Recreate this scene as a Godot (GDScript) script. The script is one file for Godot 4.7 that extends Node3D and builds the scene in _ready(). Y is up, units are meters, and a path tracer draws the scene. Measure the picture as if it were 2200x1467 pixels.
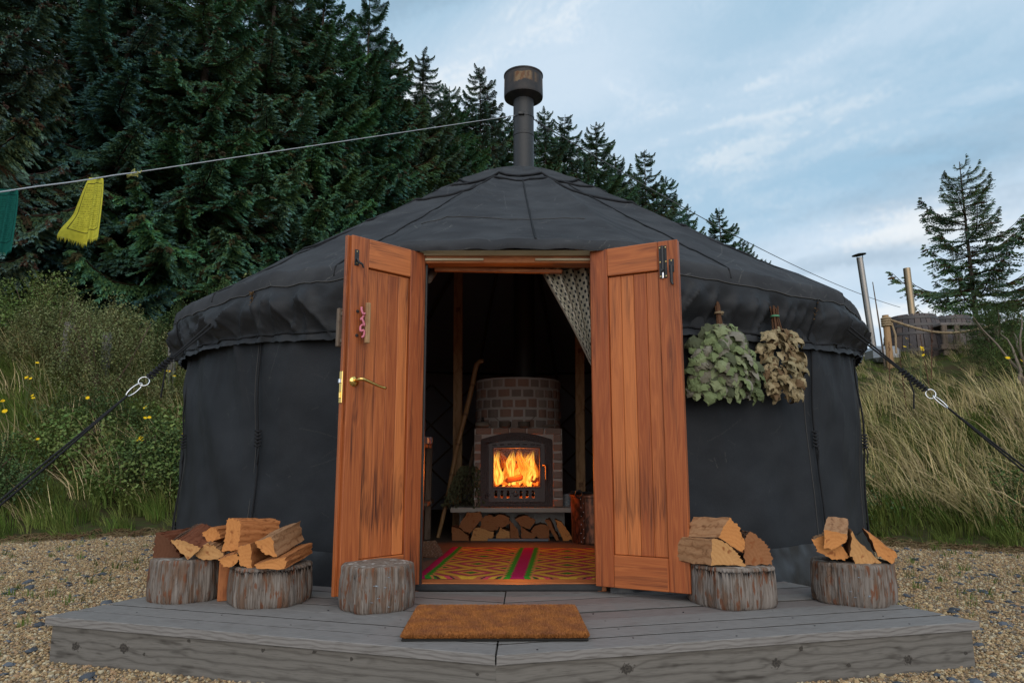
extends Node3D

# ---------------------------------------------------------------- helpers
const YX := 0.07      # yurt centre
const YZ := -6.75
const DECK := 0.19    # height of the deck boards
var rng := RandomNumberGenerator.new()
var taken := {}
var M := {}
var nz := FastNoiseLite.new()
var n1 := FastNoiseLite.new()   # one octave, for clean creases

func rf(a: float, b: float) -> float:
	return rng.randf_range(a, b)

func numbered(called: String) -> String:
	var n: int = taken.get(called, 0)
	taken[called] = n + 1
	return called if n == 0 else "%s_%03d" % [called, n]

func tag(o: Node, label := "", category := "", group := "", kind := "") -> void:
	if label: o.set_meta("label", label)
	if category: o.set_meta("category", category)
	if group: o.set_meta("group", group)
	if kind: o.set_meta("kind", kind)

func thing(called: String, label: String, category: String, at := Vector3.ZERO, turn := 0.0, group := "") -> Node3D:
	var o := Node3D.new()
	o.name = numbered(called)
	add_child(o)
	o.position = at
	o.rotation.y = turn
	tag(o, label, category, group)
	return o

func holder(called: String, parent: Node, xf := Transform3D()) -> Node3D:
	var o := Node3D.new()
	o.name = called
	parent.add_child(o, true)
	o.transform = xf
	return o

func part(called: String, mesh: Mesh, m: Material, parent: Node, xf := Transform3D()) -> MeshInstance3D:
	var o := MeshInstance3D.new()
	o.name = called
	o.mesh = mesh
	if m: o.material_override = m
	parent.add_child(o, true)
	o.transform = xf
	return o

func top(called: String, mesh: Mesh, m: Material) -> MeshInstance3D:
	return part(numbered(called), mesh, m, self)

func at(p: Vector3, b := Basis()) -> Transform3D:
	return Transform3D(b, p)

func eul(x: float, y: float, z: float) -> Basis:
	return Basis.from_euler(Vector3(x, y, z))

# basis whose x runs along d, y as near up as can be
func along(d: Vector3, up := Vector3.UP) -> Basis:
	var x := d.normalized()
	var z := x.cross(up)
	if z.length() < 0.01: z = x.cross(Vector3.FORWARD)
	z = z.normalized()
	return Basis(x, z.cross(x), z)

func mat(c: Color, rough := 0.8, spec := 0.5, metal := 0.0) -> StandardMaterial3D:
	var m := StandardMaterial3D.new()
	m.albedo_color = c.linear_to_srgb()
	m.roughness = rough
	m.metallic_specular = spec
	m.metallic = metal
	return m

func tmat(t: Texture2D, scale: Vector2, rough := 0.8, spec := 0.4) -> StandardMaterial3D:
	var m := mat(Color(1, 1, 1), rough, spec)
	m.albedo_texture = t
	m.uv1_scale = Vector3(scale.x, scale.y, 1)
	return m

func bump(m: StandardMaterial3D, t: Texture2D, cm: float) -> StandardMaterial3D:
	m.heightmap_enabled = true
	m.heightmap_texture = t
	m.heightmap_scale = cm
	return m

func noise_tex(freq: float, oct := 4, size := 256, seed_ := 1, kind := FastNoiseLite.TYPE_SIMPLEX_SMOOTH) -> ImageTexture:
	var n := FastNoiseLite.new()
	n.noise_type = kind
	n.seed = seed_
	n.frequency = freq
	n.fractal_octaves = oct
	return ImageTexture.create_from_image(n.get_seamless_image(size, size))

# colour pictures: f(x, y) gives a linear colour
func paint(w: int, h: int, f: Callable) -> ImageTexture:
	var im := Image.create(w, h, false, Image.FORMAT_RGBA8)
	for y in h:
		for x in w:
			var c: Color = f.call(x, y)
			im.set_pixel(x, y, c.linear_to_srgb())
	return ImageTexture.create_from_image(im)

func begin() -> SurfaceTool:
	var st := SurfaceTool.new()
	st.begin(Mesh.PRIMITIVE_TRIANGLES)
	st.set_smooth_group(-1)
	return st

func tri(st: SurfaceTool, a: Vector3, b: Vector3, c: Vector3, ua := Vector2.ZERO, ub := Vector2.ZERO, uc := Vector2.ZERO) -> void:
	st.set_uv(ua); st.add_vertex(a)
	st.set_uv(ub); st.add_vertex(b)
	st.set_uv(uc); st.add_vertex(c)

func done(st: SurfaceTool) -> ArrayMesh:
	st.generate_normals()
	return st.commit()

# a grid of points p[i][j] with uv; smooth
func sheet(nu: int, nv: int, f: Callable, uvf: Callable) -> ArrayMesh:
	var st := SurfaceTool.new()
	st.begin(Mesh.PRIMITIVE_TRIANGLES)
	for j in nv + 1:
		for i in nu + 1:
			var u := float(i) / nu
			var v := float(j) / nv
			st.set_uv(uvf.call(u, v))
			st.add_vertex(f.call(u, v))
	for j in nv:
		for i in nu:
			var a := j * (nu + 1) + i
			st.add_index(a); st.add_index(a + 1); st.add_index(a + nu + 2)
			st.add_index(a); st.add_index(a + nu + 2); st.add_index(a + nu + 1)
	st.generate_normals()
	return st.commit()

func facet_uv(p: Vector3, n: Vector3, o: Vector2) -> Vector2:
	var a := n.abs()
	if a.x > a.y and a.x > a.z: return Vector2(p.z, p.y) + o
	if a.y > a.z: return Vector2(p.x, p.z) + o
	return Vector2(p.x, p.y) + o

func ftri(st: SurfaceTool, a: Vector3, b: Vector3, c: Vector3, o: Vector2) -> void:
	var n := (b - a).cross(c - a)
	tri(st, a, b, c, facet_uv(a, n, o), facet_uv(b, n, o), facet_uv(c, n, o))

func fquad(st: SurfaceTool, a: Vector3, b: Vector3, c: Vector3, d: Vector3, o := Vector2.ZERO) -> void:
	ftri(st, a, b, c, o)
	ftri(st, a, c, d, o)

# a box with chamfered edges: 44 triangles; uv in metres, u along x on the long faces
func bbox(s: Vector3, b: float, o := Vector2.ZERO, jit := 0.0) -> ArrayMesh:
	var st := begin()
	add_bbox(st, s, b, o, jit)
	return done(st)

func add_bbox(st: SurfaceTool, s: Vector3, b: float, o := Vector2.ZERO, jit := 0.0, xf := Transform3D()) -> void:
	var h := s / 2.0
	var px := {}
	var py := {}
	var pz := {}
	for i in 8:
		var g := Vector3(1 if i & 1 else -1, 1 if i & 2 else -1, 1 if i & 4 else -1)
		var j := Vector3(rf(-jit, jit), rf(-jit, jit), rf(-jit, jit)) if jit > 0.0 else Vector3.ZERO
		px[i] = xf * (Vector3(g.x * h.x, g.y * (h.y - b), g.z * (h.z - b)) + j)
		py[i] = xf * (Vector3(g.x * (h.x - b), g.y * h.y, g.z * (h.z - b)) + j)
		pz[i] = xf * (Vector3(g.x * (h.x - b), g.y * (h.y - b), g.z * h.z) + j)
	fquad(st, px[0], px[2], px[6], px[4], o); fquad(st, px[1], px[5], px[7], px[3], o)
	fquad(st, py[0], py[4], py[5], py[1], o); fquad(st, py[2], py[3], py[7], py[6], o)
	fquad(st, pz[0], pz[1], pz[3], pz[2], o); fquad(st, pz[4], pz[6], pz[7], pz[5], o)
	for e in [[0, 4], [1, 5], [2, 6], [3, 7]]:   # edges along z, between the x and y faces
		fquad(st, px[e[0]], px[e[1]], py[e[1]], py[e[0]], o)
	for e in [[0, 2], [1, 3], [4, 6], [5, 7]]:   # along y
		fquad(st, px[e[0]], px[e[1]], pz[e[1]], pz[e[0]], o)
	for e in [[0, 1], [2, 3], [4, 5], [6, 7]]:   # along x
		fquad(st, py[e[0]], py[e[1]], pz[e[1]], pz[e[0]], o)
	for i in 8:
		ftri(st, px[i], py[i], pz[i], o)

# tube along points with radii; smooth; uv: u along (metres), v round (0..1)
func tube(pts: Array, radii: Array, sides := 8, cap := true) -> ArrayMesh:
	var st := SurfaceTool.new()
	st.begin(Mesh.PRIMITIVE_TRIANGLES)
	add_tube(st, pts, radii, sides, cap)
	return done(st)

func add_tube(st: SurfaceTool, pts: Array, radii: Array, sides := 8, cap := true) -> void:
	var rings := []
	var run := 0.0
	var runs := []
	var side := Vector3.ZERO
	for i in pts.size():
		var t: Vector3 = (pts[mini(i + 1, pts.size() - 1)] - pts[maxi(i - 1, 0)]).normalized()
		if side == Vector3.ZERO:
			side = t.cross(Vector3.UP if absf(t.y) < 0.9 else Vector3.RIGHT).normalized()
		side = (side - t * side.dot(t)).normalized()
		var other := t.cross(side)
		var r: float = radii[i] if i < radii.size() else radii[-1]
		var ring := []
		for k in sides + 1:
			var a := TAU * k / sides
			ring.append(pts[i] + (side * cos(a) + other * sin(a)) * r)
		rings.append(ring)
		if i > 0: run += (pts[i] - pts[i - 1]).length()
		runs.append(run)
	st.set_smooth_group(1)
	for i in pts.size() - 1:
		for k in sides:
			var v0 := float(k) / sides
			var v1 := float(k + 1) / sides
			tri(st, rings[i][k], rings[i][k + 1], rings[i + 1][k + 1], Vector2(runs[i], v0), Vector2(runs[i], v1), Vector2(runs[i + 1], v1))
			tri(st, rings[i][k], rings[i + 1][k + 1], rings[i + 1][k], Vector2(runs[i], v0), Vector2(runs[i + 1], v1), Vector2(runs[i + 1], v0))
	if cap:
		st.set_smooth_group(-1)
		for e in [0, pts.size() - 1]:
			for k in sides:
				tri(st, pts[e], rings[e][k], rings[e][k + 1])
	st.set_smooth_group(-1)

# profile of Vector2(radius, height) turned about y, smooth or faceted at listed points
func lathe(prof: Array, sides := 32, hard := true) -> ArrayMesh:
	var st := SurfaceTool.new()
	st.begin(Mesh.PRIMITIVE_TRIANGLES)
	add_lathe(st, prof, sides, hard)
	return done(st)

func add_lathe(st: SurfaceTool, prof: Array, sides := 32, hard := true, xf := Transform3D()) -> void:
	for i in prof.size() - 1:
		st.set_smooth_group(i + 1 if hard else 1)
		var p: Vector2 = prof[i]
		var q: Vector2 = prof[i + 1]
		for k in sides:
			var a := TAU * k / sides
			var b := TAU * (k + 1) / sides
			var v := [xf * Vector3(p.x * cos(a), p.y, p.x * sin(a)), xf * Vector3(p.x * cos(b), p.y, p.x * sin(b)), xf * Vector3(q.x * cos(b), q.y, q.x * sin(b)), xf * Vector3(q.x * cos(a), q.y, q.x * sin(a))]
			var u := [Vector2(a / TAU, p.y), Vector2(b / TAU, p.y), Vector2(b / TAU, q.y), Vector2(a / TAU, q.y)]
			tri(st, v[0], v[1], v[2], u[0], u[1], u[2])
			tri(st, v[0], v[2], v[3], u[0], u[2], u[3])

func multi(called: String, mesh: Mesh, m: Material, xfs: Array, cols: Array, parent: Node) -> MultiMeshInstance3D:
	var mm := MultiMesh.new()
	mm.transform_format = MultiMesh.TRANSFORM_3D
	mm.use_colors = cols.size() > 0
	mm.mesh = mesh
	mm.instance_count = xfs.size()
	for i in xfs.size():
		mm.set_instance_transform(i, xfs[i])
		if cols.size(): mm.set_instance_color(i, cols[i])
	var o := MultiMeshInstance3D.new()
	o.name = called
	o.multimesh = mm
	o.material_override = m
	parent.add_child(o, true)
	return o

# ---------------------------------------------------------------- the shape of the land
func toe(x: float) -> float:
	return lerpf(-11.2, -10.0, smoothstep(-3.0, 3.0, x)) + 0.65 * absf(x) if absf(x) < 9.0 else lerpf(-11.2, -10.0, smoothstep(-3.0, 3.0, x)) + 5.85

func land(x: float, z: float) -> float:
	var s := toe(x) - z
	if s < -0.6: return -0.25
	var rise := 3.0 * smoothstep(-0.4, lerpf(8.2, 10.6, smoothstep(3.0, 6.0, x)), s) + 0.06 * maxf(0.0, s - 8.0) * smoothstep(6.0, -4.0, x) + 0.012 * maxf(0.0, s - 8.0)
	var rough := nz.get_noise_2d(x * 30.0, z * 30.0) * 0.22 * smoothstep(0.2, 2.0, s)
	return rise + rough - 0.08 * smoothstep(0.5, -0.6, s)

# ---------------------------------------------------------------- camera, sky, sun
func stage() -> void:
	var cam := Camera3D.new()
	cam.name = "camera"
	add_child(cam)
	cam.position = Vector3(0, 0.89, 0)
	cam.rotation.x = atan(0.165)
	cam.fov = rad_to_deg(2.0 * atan(733.5 / 1500.0))
	cam.near = 0.05
	cam.far = 2000.0
	cam.current = true
	var e := Environment.new()
	e.background_mode = Environment.BG_SKY
	e.tonemap_mode = Environment.TONE_MAPPER_LINEAR
	e.tonemap_exposure = 1.2
	e.sdfgi_enabled = true
	e.ssao_enabled = true
	e.ssil_enabled = true
	var sky := Sky.new()
	var sm := PanoramaSkyMaterial.new()
	sm.panorama = sky_picture()
	sky.sky_material = sm
	e.sky = sky
	var w := WorldEnvironment.new()
	w.name = "environment"
	w.environment = e
	add_child(w)
	var sun := DirectionalLight3D.new()
	sun.name = "sun"
	sun.light_energy = 0.5
	sun.light_angular_distance = 70.0
	sun.light_color = Color(1.0, 0.95, 0.89)
	sun.shadow_enabled = true
	add_child(sun)
	sun.rotation = Vector3(deg_to_rad(-29.0), deg_to_rad(6.0), 0)

# broken evening cloud over pale blue, the same all the way round
func sky_picture() -> ImageTexture:
	var w := 2048
	var h := 1024
	var im := Image.create(w, h, false, Image.FORMAT_RGBF)
	var big := FastNoiseLite.new()
	big.seed = 11
	big.frequency = 1.1
	big.fractal_octaves = 3
	var fine := FastNoiseLite.new()
	fine.seed = 5
	fine.frequency = 3.2
	fine.fractal_octaves = 5
	fine.domain_warp_enabled = true
	fine.domain_warp_amplitude = 0.25
	fine.domain_warp_frequency = 2.0
	var low := Color(0.50, 0.60, 0.72)
	im.fill(low)
	for y in h / 2:
		var el := PI * (0.5 - (y + 0.5) / h)
		var ey := sin(el)
		for x in w:
			var az := TAU * (x + 0.5) / w
			var d := Vector3(sin(az) * cos(el), ey, -cos(az) * cos(el))
			# cloud lies in a flat layer, drawn out into streaks by the wind
			var k := 1.0 / (ey + 0.25)
			var px := d.x * k
			var pz := -d.z * k
			var p := Vector3(px * 0.80 - pz * 0.60, ey, px * 0.60 + pz * 0.80)
			var a := big.get_noise_3d(p.x * 0.32, p.y, p.z * 0.75)
			var b := fine.get_noise_3d(p.x * 0.48, p.y + 3.0, p.z * 0.90)
			var blue := Color(0.20, 0.40, 0.56).lerp(Color(0.44, 0.61, 0.77), pow(1.0 - ey, 1.6))
			var pale := Color(0.56, 0.68, 0.80).lerp(Color(0.76, 0.81, 0.85), smoothstep(0.0, 0.6, b + a * 0.4))
			var c := blue.lerp(pale, smoothstep(-0.42, 0.30, a + b * 0.28 + 0.18))
			var e2 := big.get_noise_3d(p.x * 0.45 + 20.0, p.y, p.z * 1.1 + 7.0) + 0.45 * fine.get_noise_3d(p.x * 0.5, p.y, p.z * 1.2)
			c = c.lerp(Color(0.25, 0.36, 0.47), smoothstep(0.16, 0.66, e2) * 0.5)
			im.set_pixel(x, y, c * 0.93)
	return ImageTexture.create_from_image(im)

# ---------------------------------------------------------------- materials
func mixc(a: Color, b: Color, t: float) -> Color:
	return a.lerp(b, clampf(t, 0.0, 1.0))

# grain along u; knots as [u, v, radius] in shares of the picture
func wood_picture(w: int, h: int, seed_: int, pale: Color, mid: Color, dark: Color, lines: float, knots: Array, aspect: float, blots := 0.3) -> ImageTexture:
	var n := FastNoiseLite.new()
	n.seed = seed_
	n.frequency = 1.0
	n.fractal_octaves = 3
	return paint(w, h, func(x: int, y: int) -> Color:
		var u := float(x) / w
		var v := float(y) / h
		var cu := cos(TAU * u)
		var su := sin(TAU * u)
		var t := v
		var knot := 0.0
		var ring := 0.0
		for k in knots:
			var du: float = (u - k[0]) * aspect
			var dv: float = v - k[1]
			var d := sqrt(du * du * (0.35 + 0.4 * fposmod(k[0] * 37.0, 1.0)) + dv * dv)
			d *= 1.0 + 0.7 * n.get_noise_3d(du * 14.0, dv * 14.0, k[0] * 50.0)
			t += (1.0 if dv > 0.0 else -1.0) * k[2] * 1.2 * exp(-(du * du) / (k[2] * k[2] * 9.0)) * exp(-absf(dv) / (k[2] * 3.0))
			if d < k[2] * 1.05:
				knot = maxf(knot, smoothstep(k[2] * 1.05, k[2] * 0.72, d))
				ring = d / k[2]
		t += 0.035 * n.get_noise_3d(cu * 1.2, su * 1.2, v * 1.4)
		var fibre := n.get_noise_3d(cu * 3.0, su * 3.0, v * 90.0)
		var band := 0.5 + 0.5 * sin(t * lines * TAU + 3.0 * n.get_noise_3d(cu * 0.9 + 5.0, su * 0.9, v * 3.0))
		var blot := n.get_noise_3d(cu * 2.0, su * 2.0 + 7.0, v * 4.0)
		var c := mixc(pale, mid, 0.45 * pow(band, 2.0) + 0.50 * fibre + 0.25)
		c = mixc(c, dark, smoothstep(0.15, 0.75, blot) * blots + smoothstep(0.25, 0.6, fibre) * 0.35 + pow(band, 9.0) * 0.3)
		if knot > 0.0:
			c = mixc(c, mixc(dark * 1.5, dark * 0.5, 0.5 + 0.5 * sin(ring * 13.0)), knot * 0.88)
		return c)

func door_picture(seed_: int, right: bool) -> ImageTexture:
	var n := FastNoiseLite.new()
	n.seed = seed_
	n.frequency = 1.0
	n.fractal_octaves = 3
	var stain := FastNoiseLite.new()
	stain.seed = seed_ + 40
	stain.frequency = 1.0
	stain.fractal_octaves = 4
	var w := 400
	var h := 1200
	var pale := Color(0.56, 0.178, 0.050)
	var red := Color(0.29, 0.068, 0.018)
	var dark := Color(0.060, 0.015, 0.007)
	return paint(w, h, func(px: int, py: int) -> Color:
		var x := 0.49 * px / w
		var y := 1.79 * (1.0 - float(py) / h)
		var rail := x > 0.10 and x < 0.375 and (y < 0.165 or y > 1.62)
		var piece := 0
		if x < 0.10: piece = 1
		elif x > 0.375: piece = 2
		elif rail: piece = 3 if y < 1.0 else 4
		else: piece = 5 + int((x - 0.10) / 0.0695)
		var a := x if not rail else y
		var l := y if not rail else x
		var o := piece * 7.31
		var fibre := n.get_noise_3d(a * 300.0 + o, l * 3.0, o)
		var cath := n.get_noise_3d(a * 9.0 + o, l * 1.1, o + 2.0)
		var band := 0.5 + 0.30 * sin((a * 46.0 + cath * 3.4) * TAU * 0.62) + 0.25 * sin((a * 92.0 + cath * 5.0) * TAU)
		var tone := fposmod(sin(o * 12.9 + seed_) * 43.7, 1.0)
		var c := mixc(pale, red, 0.30 * band + 0.38 * fibre + 0.95 * (tone - 0.15))
		# weather stains: streaks that run down the grain, with a ragged tide mark above the bottom rail
		var streak := stain.get_noise_3d(a * 17.0 + o, l * 0.9, o + 5.0)
		var s := smoothstep(0.10, 0.42, streak) * 0.62
		if piece >= 5:
			var tide := 0.34 + 0.16 * stain.get_noise_3d(x * 42.0, 0.3, o) + 0.05 * stain.get_noise_2d(x * 190.0, o)
			s += smoothstep(tide - 0.03, tide + 0.015, y) * smoothstep(tide + 0.42, tide, y) * 0.75
			s += smoothstep(1.30, 1.60, y + 0.15 * streak) * 0.35 if not right else smoothstep(1.42, 1.62, y + 0.2 * streak) * 0.25
		elif not rail:
			s += smoothstep(0.12, 0.4, stain.get_noise_3d(a * 15.0, l * 0.7, o + 9.0)) * 0.65
		s = s * 0.8 if right else s * 0.95 + 0.08
		c = mixc(c, dark, s * (0.62 + 0.9 * fibre + 0.35 * (band - 0.5)))
		return c)

func make_materials() -> void:
	var rough_n := noise_tex(0.03, 4, 256, 3)
	var fine_n := noise_tex(0.12, 3, 256, 4)
	M.fine_n = fine_n
	M.rough_n = rough_n
	M.weave = noise_tex(0.35, 2, 512, 9)
	# weathered grey deck timber
	var grain := wood_picture(1024, 256, 21, Color(0.24, 0.226, 0.218), Color(0.155, 0.143, 0.136), Color(0.070, 0.059, 0.052), 31.0, [], 4.0, 0.2)
	M.deck = bump(tmat(grain, Vector2(0.5, 1.9), 0.78, 0.4), grain, 0.12)
	var grain2 := wood_picture(1024, 256, 27, Color(0.215, 0.19, 0.182), Color(0.14, 0.117, 0.11), Color(0.068, 0.05, 0.043), 31.0, [], 4.0, 0.25)
	M.deck_brown = bump(tmat(grain2, Vector2(0.5, 1.9), 0.8, 0.4), grain2, 0.12)
	var kl := []
	var kr := []
	rng.seed = 8
	for i in 13: kl.append([(i + rf(0.1, 0.9)) / 13.0, rf(0.12, 0.92), 0.03 + 0.085 * pow(rng.randf(), 1.8)])
	for i in 9: kr.append([(i + rf(0.1, 0.9)) / 9.0, rf(0.15, 0.88), 0.035 + 0.10 * pow(rng.randf(), 1.6)])
	var fl := wood_picture(1600, 150, 31, Color(0.175, 0.162, 0.148), Color(0.110, 0.100, 0.090), Color(0.040, 0.034, 0.029), 6.0, kl, 11.0, 0.6)
	var fr := wood_picture(1600, 150, 37, Color(0.175, 0.162, 0.148), Color(0.110, 0.100, 0.090), Color(0.040, 0.034, 0.029), 6.0, kr, 11.0, 0.6)
	M.fascia_l = bump(tmat(fl, Vector2(1.0 / 2.2, 1.0 / 0.2), 0.8), fl, 0.15)
	M.fascia_r = bump(tmat(fr, Vector2(1.0 / 2.2, 1.0 / 0.2), 0.8), fr, 0.15)
	# doors
	var dl := door_picture(3, false)
	var dr := door_picture(9, true)
	M.door_l = bump(tmat(dl, Vector2(1.0 / 0.49, -1.0 / 1.79), 0.5, 0.45), dl, 0.02)
	M.door_r = bump(tmat(dr, Vector2(1.0 / 0.49, -1.0 / 1.79), 0.5, 0.45), dr, 0.02)
	# pine for frame, posts, benches
	var pine := wood_picture(512, 128, 51, Color(0.42, 0.27, 0.14), Color(0.32, 0.18, 0.085), Color(0.17, 0.085, 0.04), 5.0, [[0.3, 0.4, 0.09], [0.75, 0.6, 0.07]], 4.0)
	M.pine = bump(tmat(pine, Vector2(0.8, 3.0), 0.65), pine, 0.05)
	var cedar := wood_picture(512, 128, 53, Color(0.46, 0.17, 0.06), Color(0.33, 0.10, 0.035), Color(0.14, 0.04, 0.016), 5.0, [[0.55, 0.5, 0.08]], 4.0)
	M.cedar = bump(tmat(cedar, Vector2(0.8, 3.0), 0.55), cedar, 0.05)
	M.cream = mat(Color(0.50, 0.42, 0.28), 0.6)
	var old := wood_picture(512, 128, 57, Color(0.17, 0.13, 0.10), Color(0.11, 0.08, 0.06), Color(0.05, 0.035, 0.028), 5.0, [], 4.0)
	M.old_wood = bump(tmat(old, Vector2(0.8, 3.0), 0.8), old, 0.1)
	# split firewood: faces, sawn ends, bark
	var split := []
	for k in 4:
		var warm: Color = [Color(0.44, 0.18, 0.068), Color(0.37, 0.205, 0.108), Color(0.27, 0.10, 0.045), Color(0.20, 0.072, 0.038)][k]
		var t := wood_picture(256, 128, 61 + k, warm, warm * Color(0.72, 0.62, 0.55), warm * Color(0.36, 0.27, 0.22), 4.0, [], 2.0, 0.75)
		split.append(bump(tmat(t, Vector2(2.2, 5.0), 0.85, 0.3), t, 0.35))
	M.split = split
	var en := FastNoiseLite.new()
	en.frequency = 1.0
	en.fractal_octaves = 3
	var ends := []
	for k in 4:
		var warm: Color = [Color(0.56, 0.245, 0.084), Color(0.52, 0.28, 0.115), Color(0.30, 0.135, 0.062), Color(0.13, 0.058, 0.034)][k]
		var t := paint(192, 192, func(x: int, y: int) -> Color:
			var d := sqrt(pow(x - 40.0, 2.0) + pow(y - 30.0, 2.0))
			var ring := 0.5 + 0.5 * sin(d * 0.42 + 2.0 * en.get_noise_2d(x * 0.02, y * 0.02 + k))
			var saw := en.get_noise_2d((x + y) * 0.6, (x - y) * 0.03 + k * 9.0)
			var c := mixc(warm, warm * Color(0.62, 0.5, 0.42), ring * 0.22 + saw * 0.45 + 0.1)
			return mixc(c, Color(0.22, 0.07, 0.025), smoothstep(0.35, 0.7, en.get_noise_2d(x * 0.018 + k * 5.0, y * 0.018)) * 0.8))
		ends.append(bump(tmat(t, Vector2(4.5, 4.5), 0.9, 0.25), t, 0.2))
	M.ends = ends
	var bark := paint(256, 256, func(x: int, y: int) -> Color:
		var a := en.get_noise_2d(x * 0.025, y * 0.11)
		var b := en.get_noise_2d(x * 0.09 + 40.0, y * 0.05)
		return mixc(mixc(Color(0.15, 0.075, 0.045), Color(0.055, 0.032, 0.024), 0.5 + a), Color(0.24, 0.19, 0.16), smoothstep(0.15, 0.55, b)))
	M.bark = bump(tmat(bark, Vector2(3.0, 6.0), 0.95, 0.2), bark, 0.6)
	# stumps: weathered, cracked along the grain, with rags of inner bark; u round, v up
	var sides := []
	for k in 3:
		var sn := FastNoiseLite.new()
		sn.seed = 70 + k
		sn.frequency = 1.0
		sn.fractal_octaves = 4
		var t := paint(768, 192, func(x: int, y: int) -> Color:
			var cu := cos(TAU * x / 768.0)
			var su := sin(TAU * x / 768.0)
			var v := y / 192.0
			var fib := sn.get_noise_3d(cu * 24.0, su * 24.0, v * 0.8)
			var plate := sn.get_noise_3d(cu * 5.0, su * 5.0, v * 0.9)
			var crack := sn.get_noise_3d(cu * 15.0 + 9.0, su * 15.0, v * 0.7)
			var rag := sn.get_noise_3d(cu * 6.0, su * 6.0 + 20.0, v * 1.6)
			var c := mixc(Color(0.25, 0.217, 0.195), Color(0.105, 0.080, 0.064), 0.5 + fib * 0.8 + 0.5 * plate)
			c = mixc(c, Color(0.15, 0.088, 0.058), smoothstep(0.0, 0.4, plate) * 0.75)
			c = mixc(c, Color(0.16, 0.062, 0.032), smoothstep(0.26, 0.38, rag + 0.22 * fib) * 0.85)
			c = mixc(c, Color(0.045, 0.033, 0.028), smoothstep(0.07, 0.0, absf(crack)) * 0.6 * smoothstep(-0.3, 0.3, plate + 0.2))
			return c)
		sides.append(bump(tmat(t, Vector2(1, 1), 0.9, 0.25), t, 0.9))
	M.stump = sides
	var topt := paint(256, 256, func(x: int, y: int) -> Color:
		var d := sqrt(pow(x - 128.0, 2.0) + pow(y - 128.0, 2.0))
		var ring := 0.5 + 0.5 * sin(d * 0.5 + 3.0 * en.get_noise_2d(x * 0.012, y * 0.012))
		var b := en.get_noise_2d(x * 0.03, y * 0.03)
		var c := mixc(Color(0.25, 0.21, 0.18), Color(0.12, 0.09, 0.07), ring * 0.4 + b * 0.7 + 0.25)
		return mixc(c, Color(0.55, 0.53, 0.50), smoothstep(0.32, 0.5, en.get_noise_2d(x * 0.022 + 31.0, y * 0.022)) * 0.7))
	M.stump_top = bump(tmat(topt, Vector2(1, 1), 0.9, 0.25), topt, 0.3)
	# yurt canvas: faded roof, darker wall cloth; pale scuffs and scratches
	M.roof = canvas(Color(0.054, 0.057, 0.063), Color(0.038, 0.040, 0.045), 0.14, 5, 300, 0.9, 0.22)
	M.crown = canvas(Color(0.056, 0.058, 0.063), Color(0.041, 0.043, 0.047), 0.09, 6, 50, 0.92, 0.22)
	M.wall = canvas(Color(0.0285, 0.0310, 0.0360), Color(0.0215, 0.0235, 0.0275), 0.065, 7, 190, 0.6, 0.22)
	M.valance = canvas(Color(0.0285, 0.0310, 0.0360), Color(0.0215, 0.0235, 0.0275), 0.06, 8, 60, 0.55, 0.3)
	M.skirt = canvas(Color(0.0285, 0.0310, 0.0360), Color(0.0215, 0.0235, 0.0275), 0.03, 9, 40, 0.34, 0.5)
	M.lining = mat(Color(0.27, 0.295, 0.35), 0.9, 0.3)
	M.seam = mat(Color(0.018, 0.019, 0.021), 0.8, 0.3)  # near black, puts the shadow of the radial roof seams into their colour
	M.thread = mat(Color(0.075, 0.074, 0.074), 0.9, 0.2)
	M.black_rope = bump(mat(Color(0.010, 0.011, 0.014), 0.75, 0.4), fine_n, 0.1)
	M.steel = mat(Color(0.62, 0.63, 0.65), 0.25, 0.5, 1.0)
	M.brass = bump(mat(Color(0.78, 0.53, 0.17), 0.2, 0.5, 1.0), rough_n, 0.02)
	M.screw = mat(Color(0.55, 0.40, 0.17), 0.35, 0.5, 1.0)
	M.black_iron = bump(mat(Color(0.013, 0.014, 0.017), 0.45, 0.5), fine_n, 0.05)
	M.black_paint = mat(Color(0.02, 0.021, 0.025), 0.5, 0.5)

# dusty cloth: mottled base colour, scratches as thin pale strokes
func canvas(a: Color, b: Color, pale: float, seed_: int, strokes: int, rough: float, spec: float) -> StandardMaterial3D:
	var n := FastNoiseLite.new()
	n.seed = seed_
	n.frequency = 0.012
	n.fractal_octaves = 5
	var s := 512
	var im := Image.create(s, s, false, Image.FORMAT_RGBA8)
	for y in s:
		for x in s:
			var t := n.get_noise_3d(cos(TAU * x / s) * 80.0, sin(TAU * x / s) * 80.0, float(y) * 1.6)
			var weave := 0.94 + 0.12 * rng.randf()
			im.set_pixel(x, y, (mixc(a, b, 0.5 + t * 1.3) * weave).linear_to_srgb())
	rng.seed = seed_
	for k in strokes:
		var p := Vector2(rf(0, s), rf(0, s))
		var ang := rf(0, TAU)
		var l := rf(3, 18) if rng.randf() < 0.85 else rf(20, 110)
		var str_ := rf(0.15, 0.75)
		for i in int(l):
			ang += rf(-0.02, 0.02)
			p += Vector2(cos(ang), sin(ang))
			var q := Vector2i(posmod(int(p.x), s), posmod(int(p.y), s))
			if rng.randf() < 0.8:
				im.set_pixelv(q, im.get_pixelv(q).lerp(Color(pale * 1.06, pale * 1.05, pale).linear_to_srgb(), str_))
	var m := tmat(ImageTexture.create_from_image(im), Vector2(0.42, 0.42), rough, spec)
	return bump(m, M.weave, 0.05)

# ---------------------------------------------------------------- yurt
func ring_at(th: float, r: float, y: float) -> Vector3:
	return Vector3(YX + r * sin(th), y, YZ + r * cos(th))

const POLES := 16

func beside_door(th: float) -> float:
	return smoothstep(0.21, 0.33, absf(wrapf(th + 0.02, -PI, PI)))

func eave(th: float) -> float:
	# the roof edge is held up a little over the door frame
	return lerpf(2.075, 1.99, beside_door(th))

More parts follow.
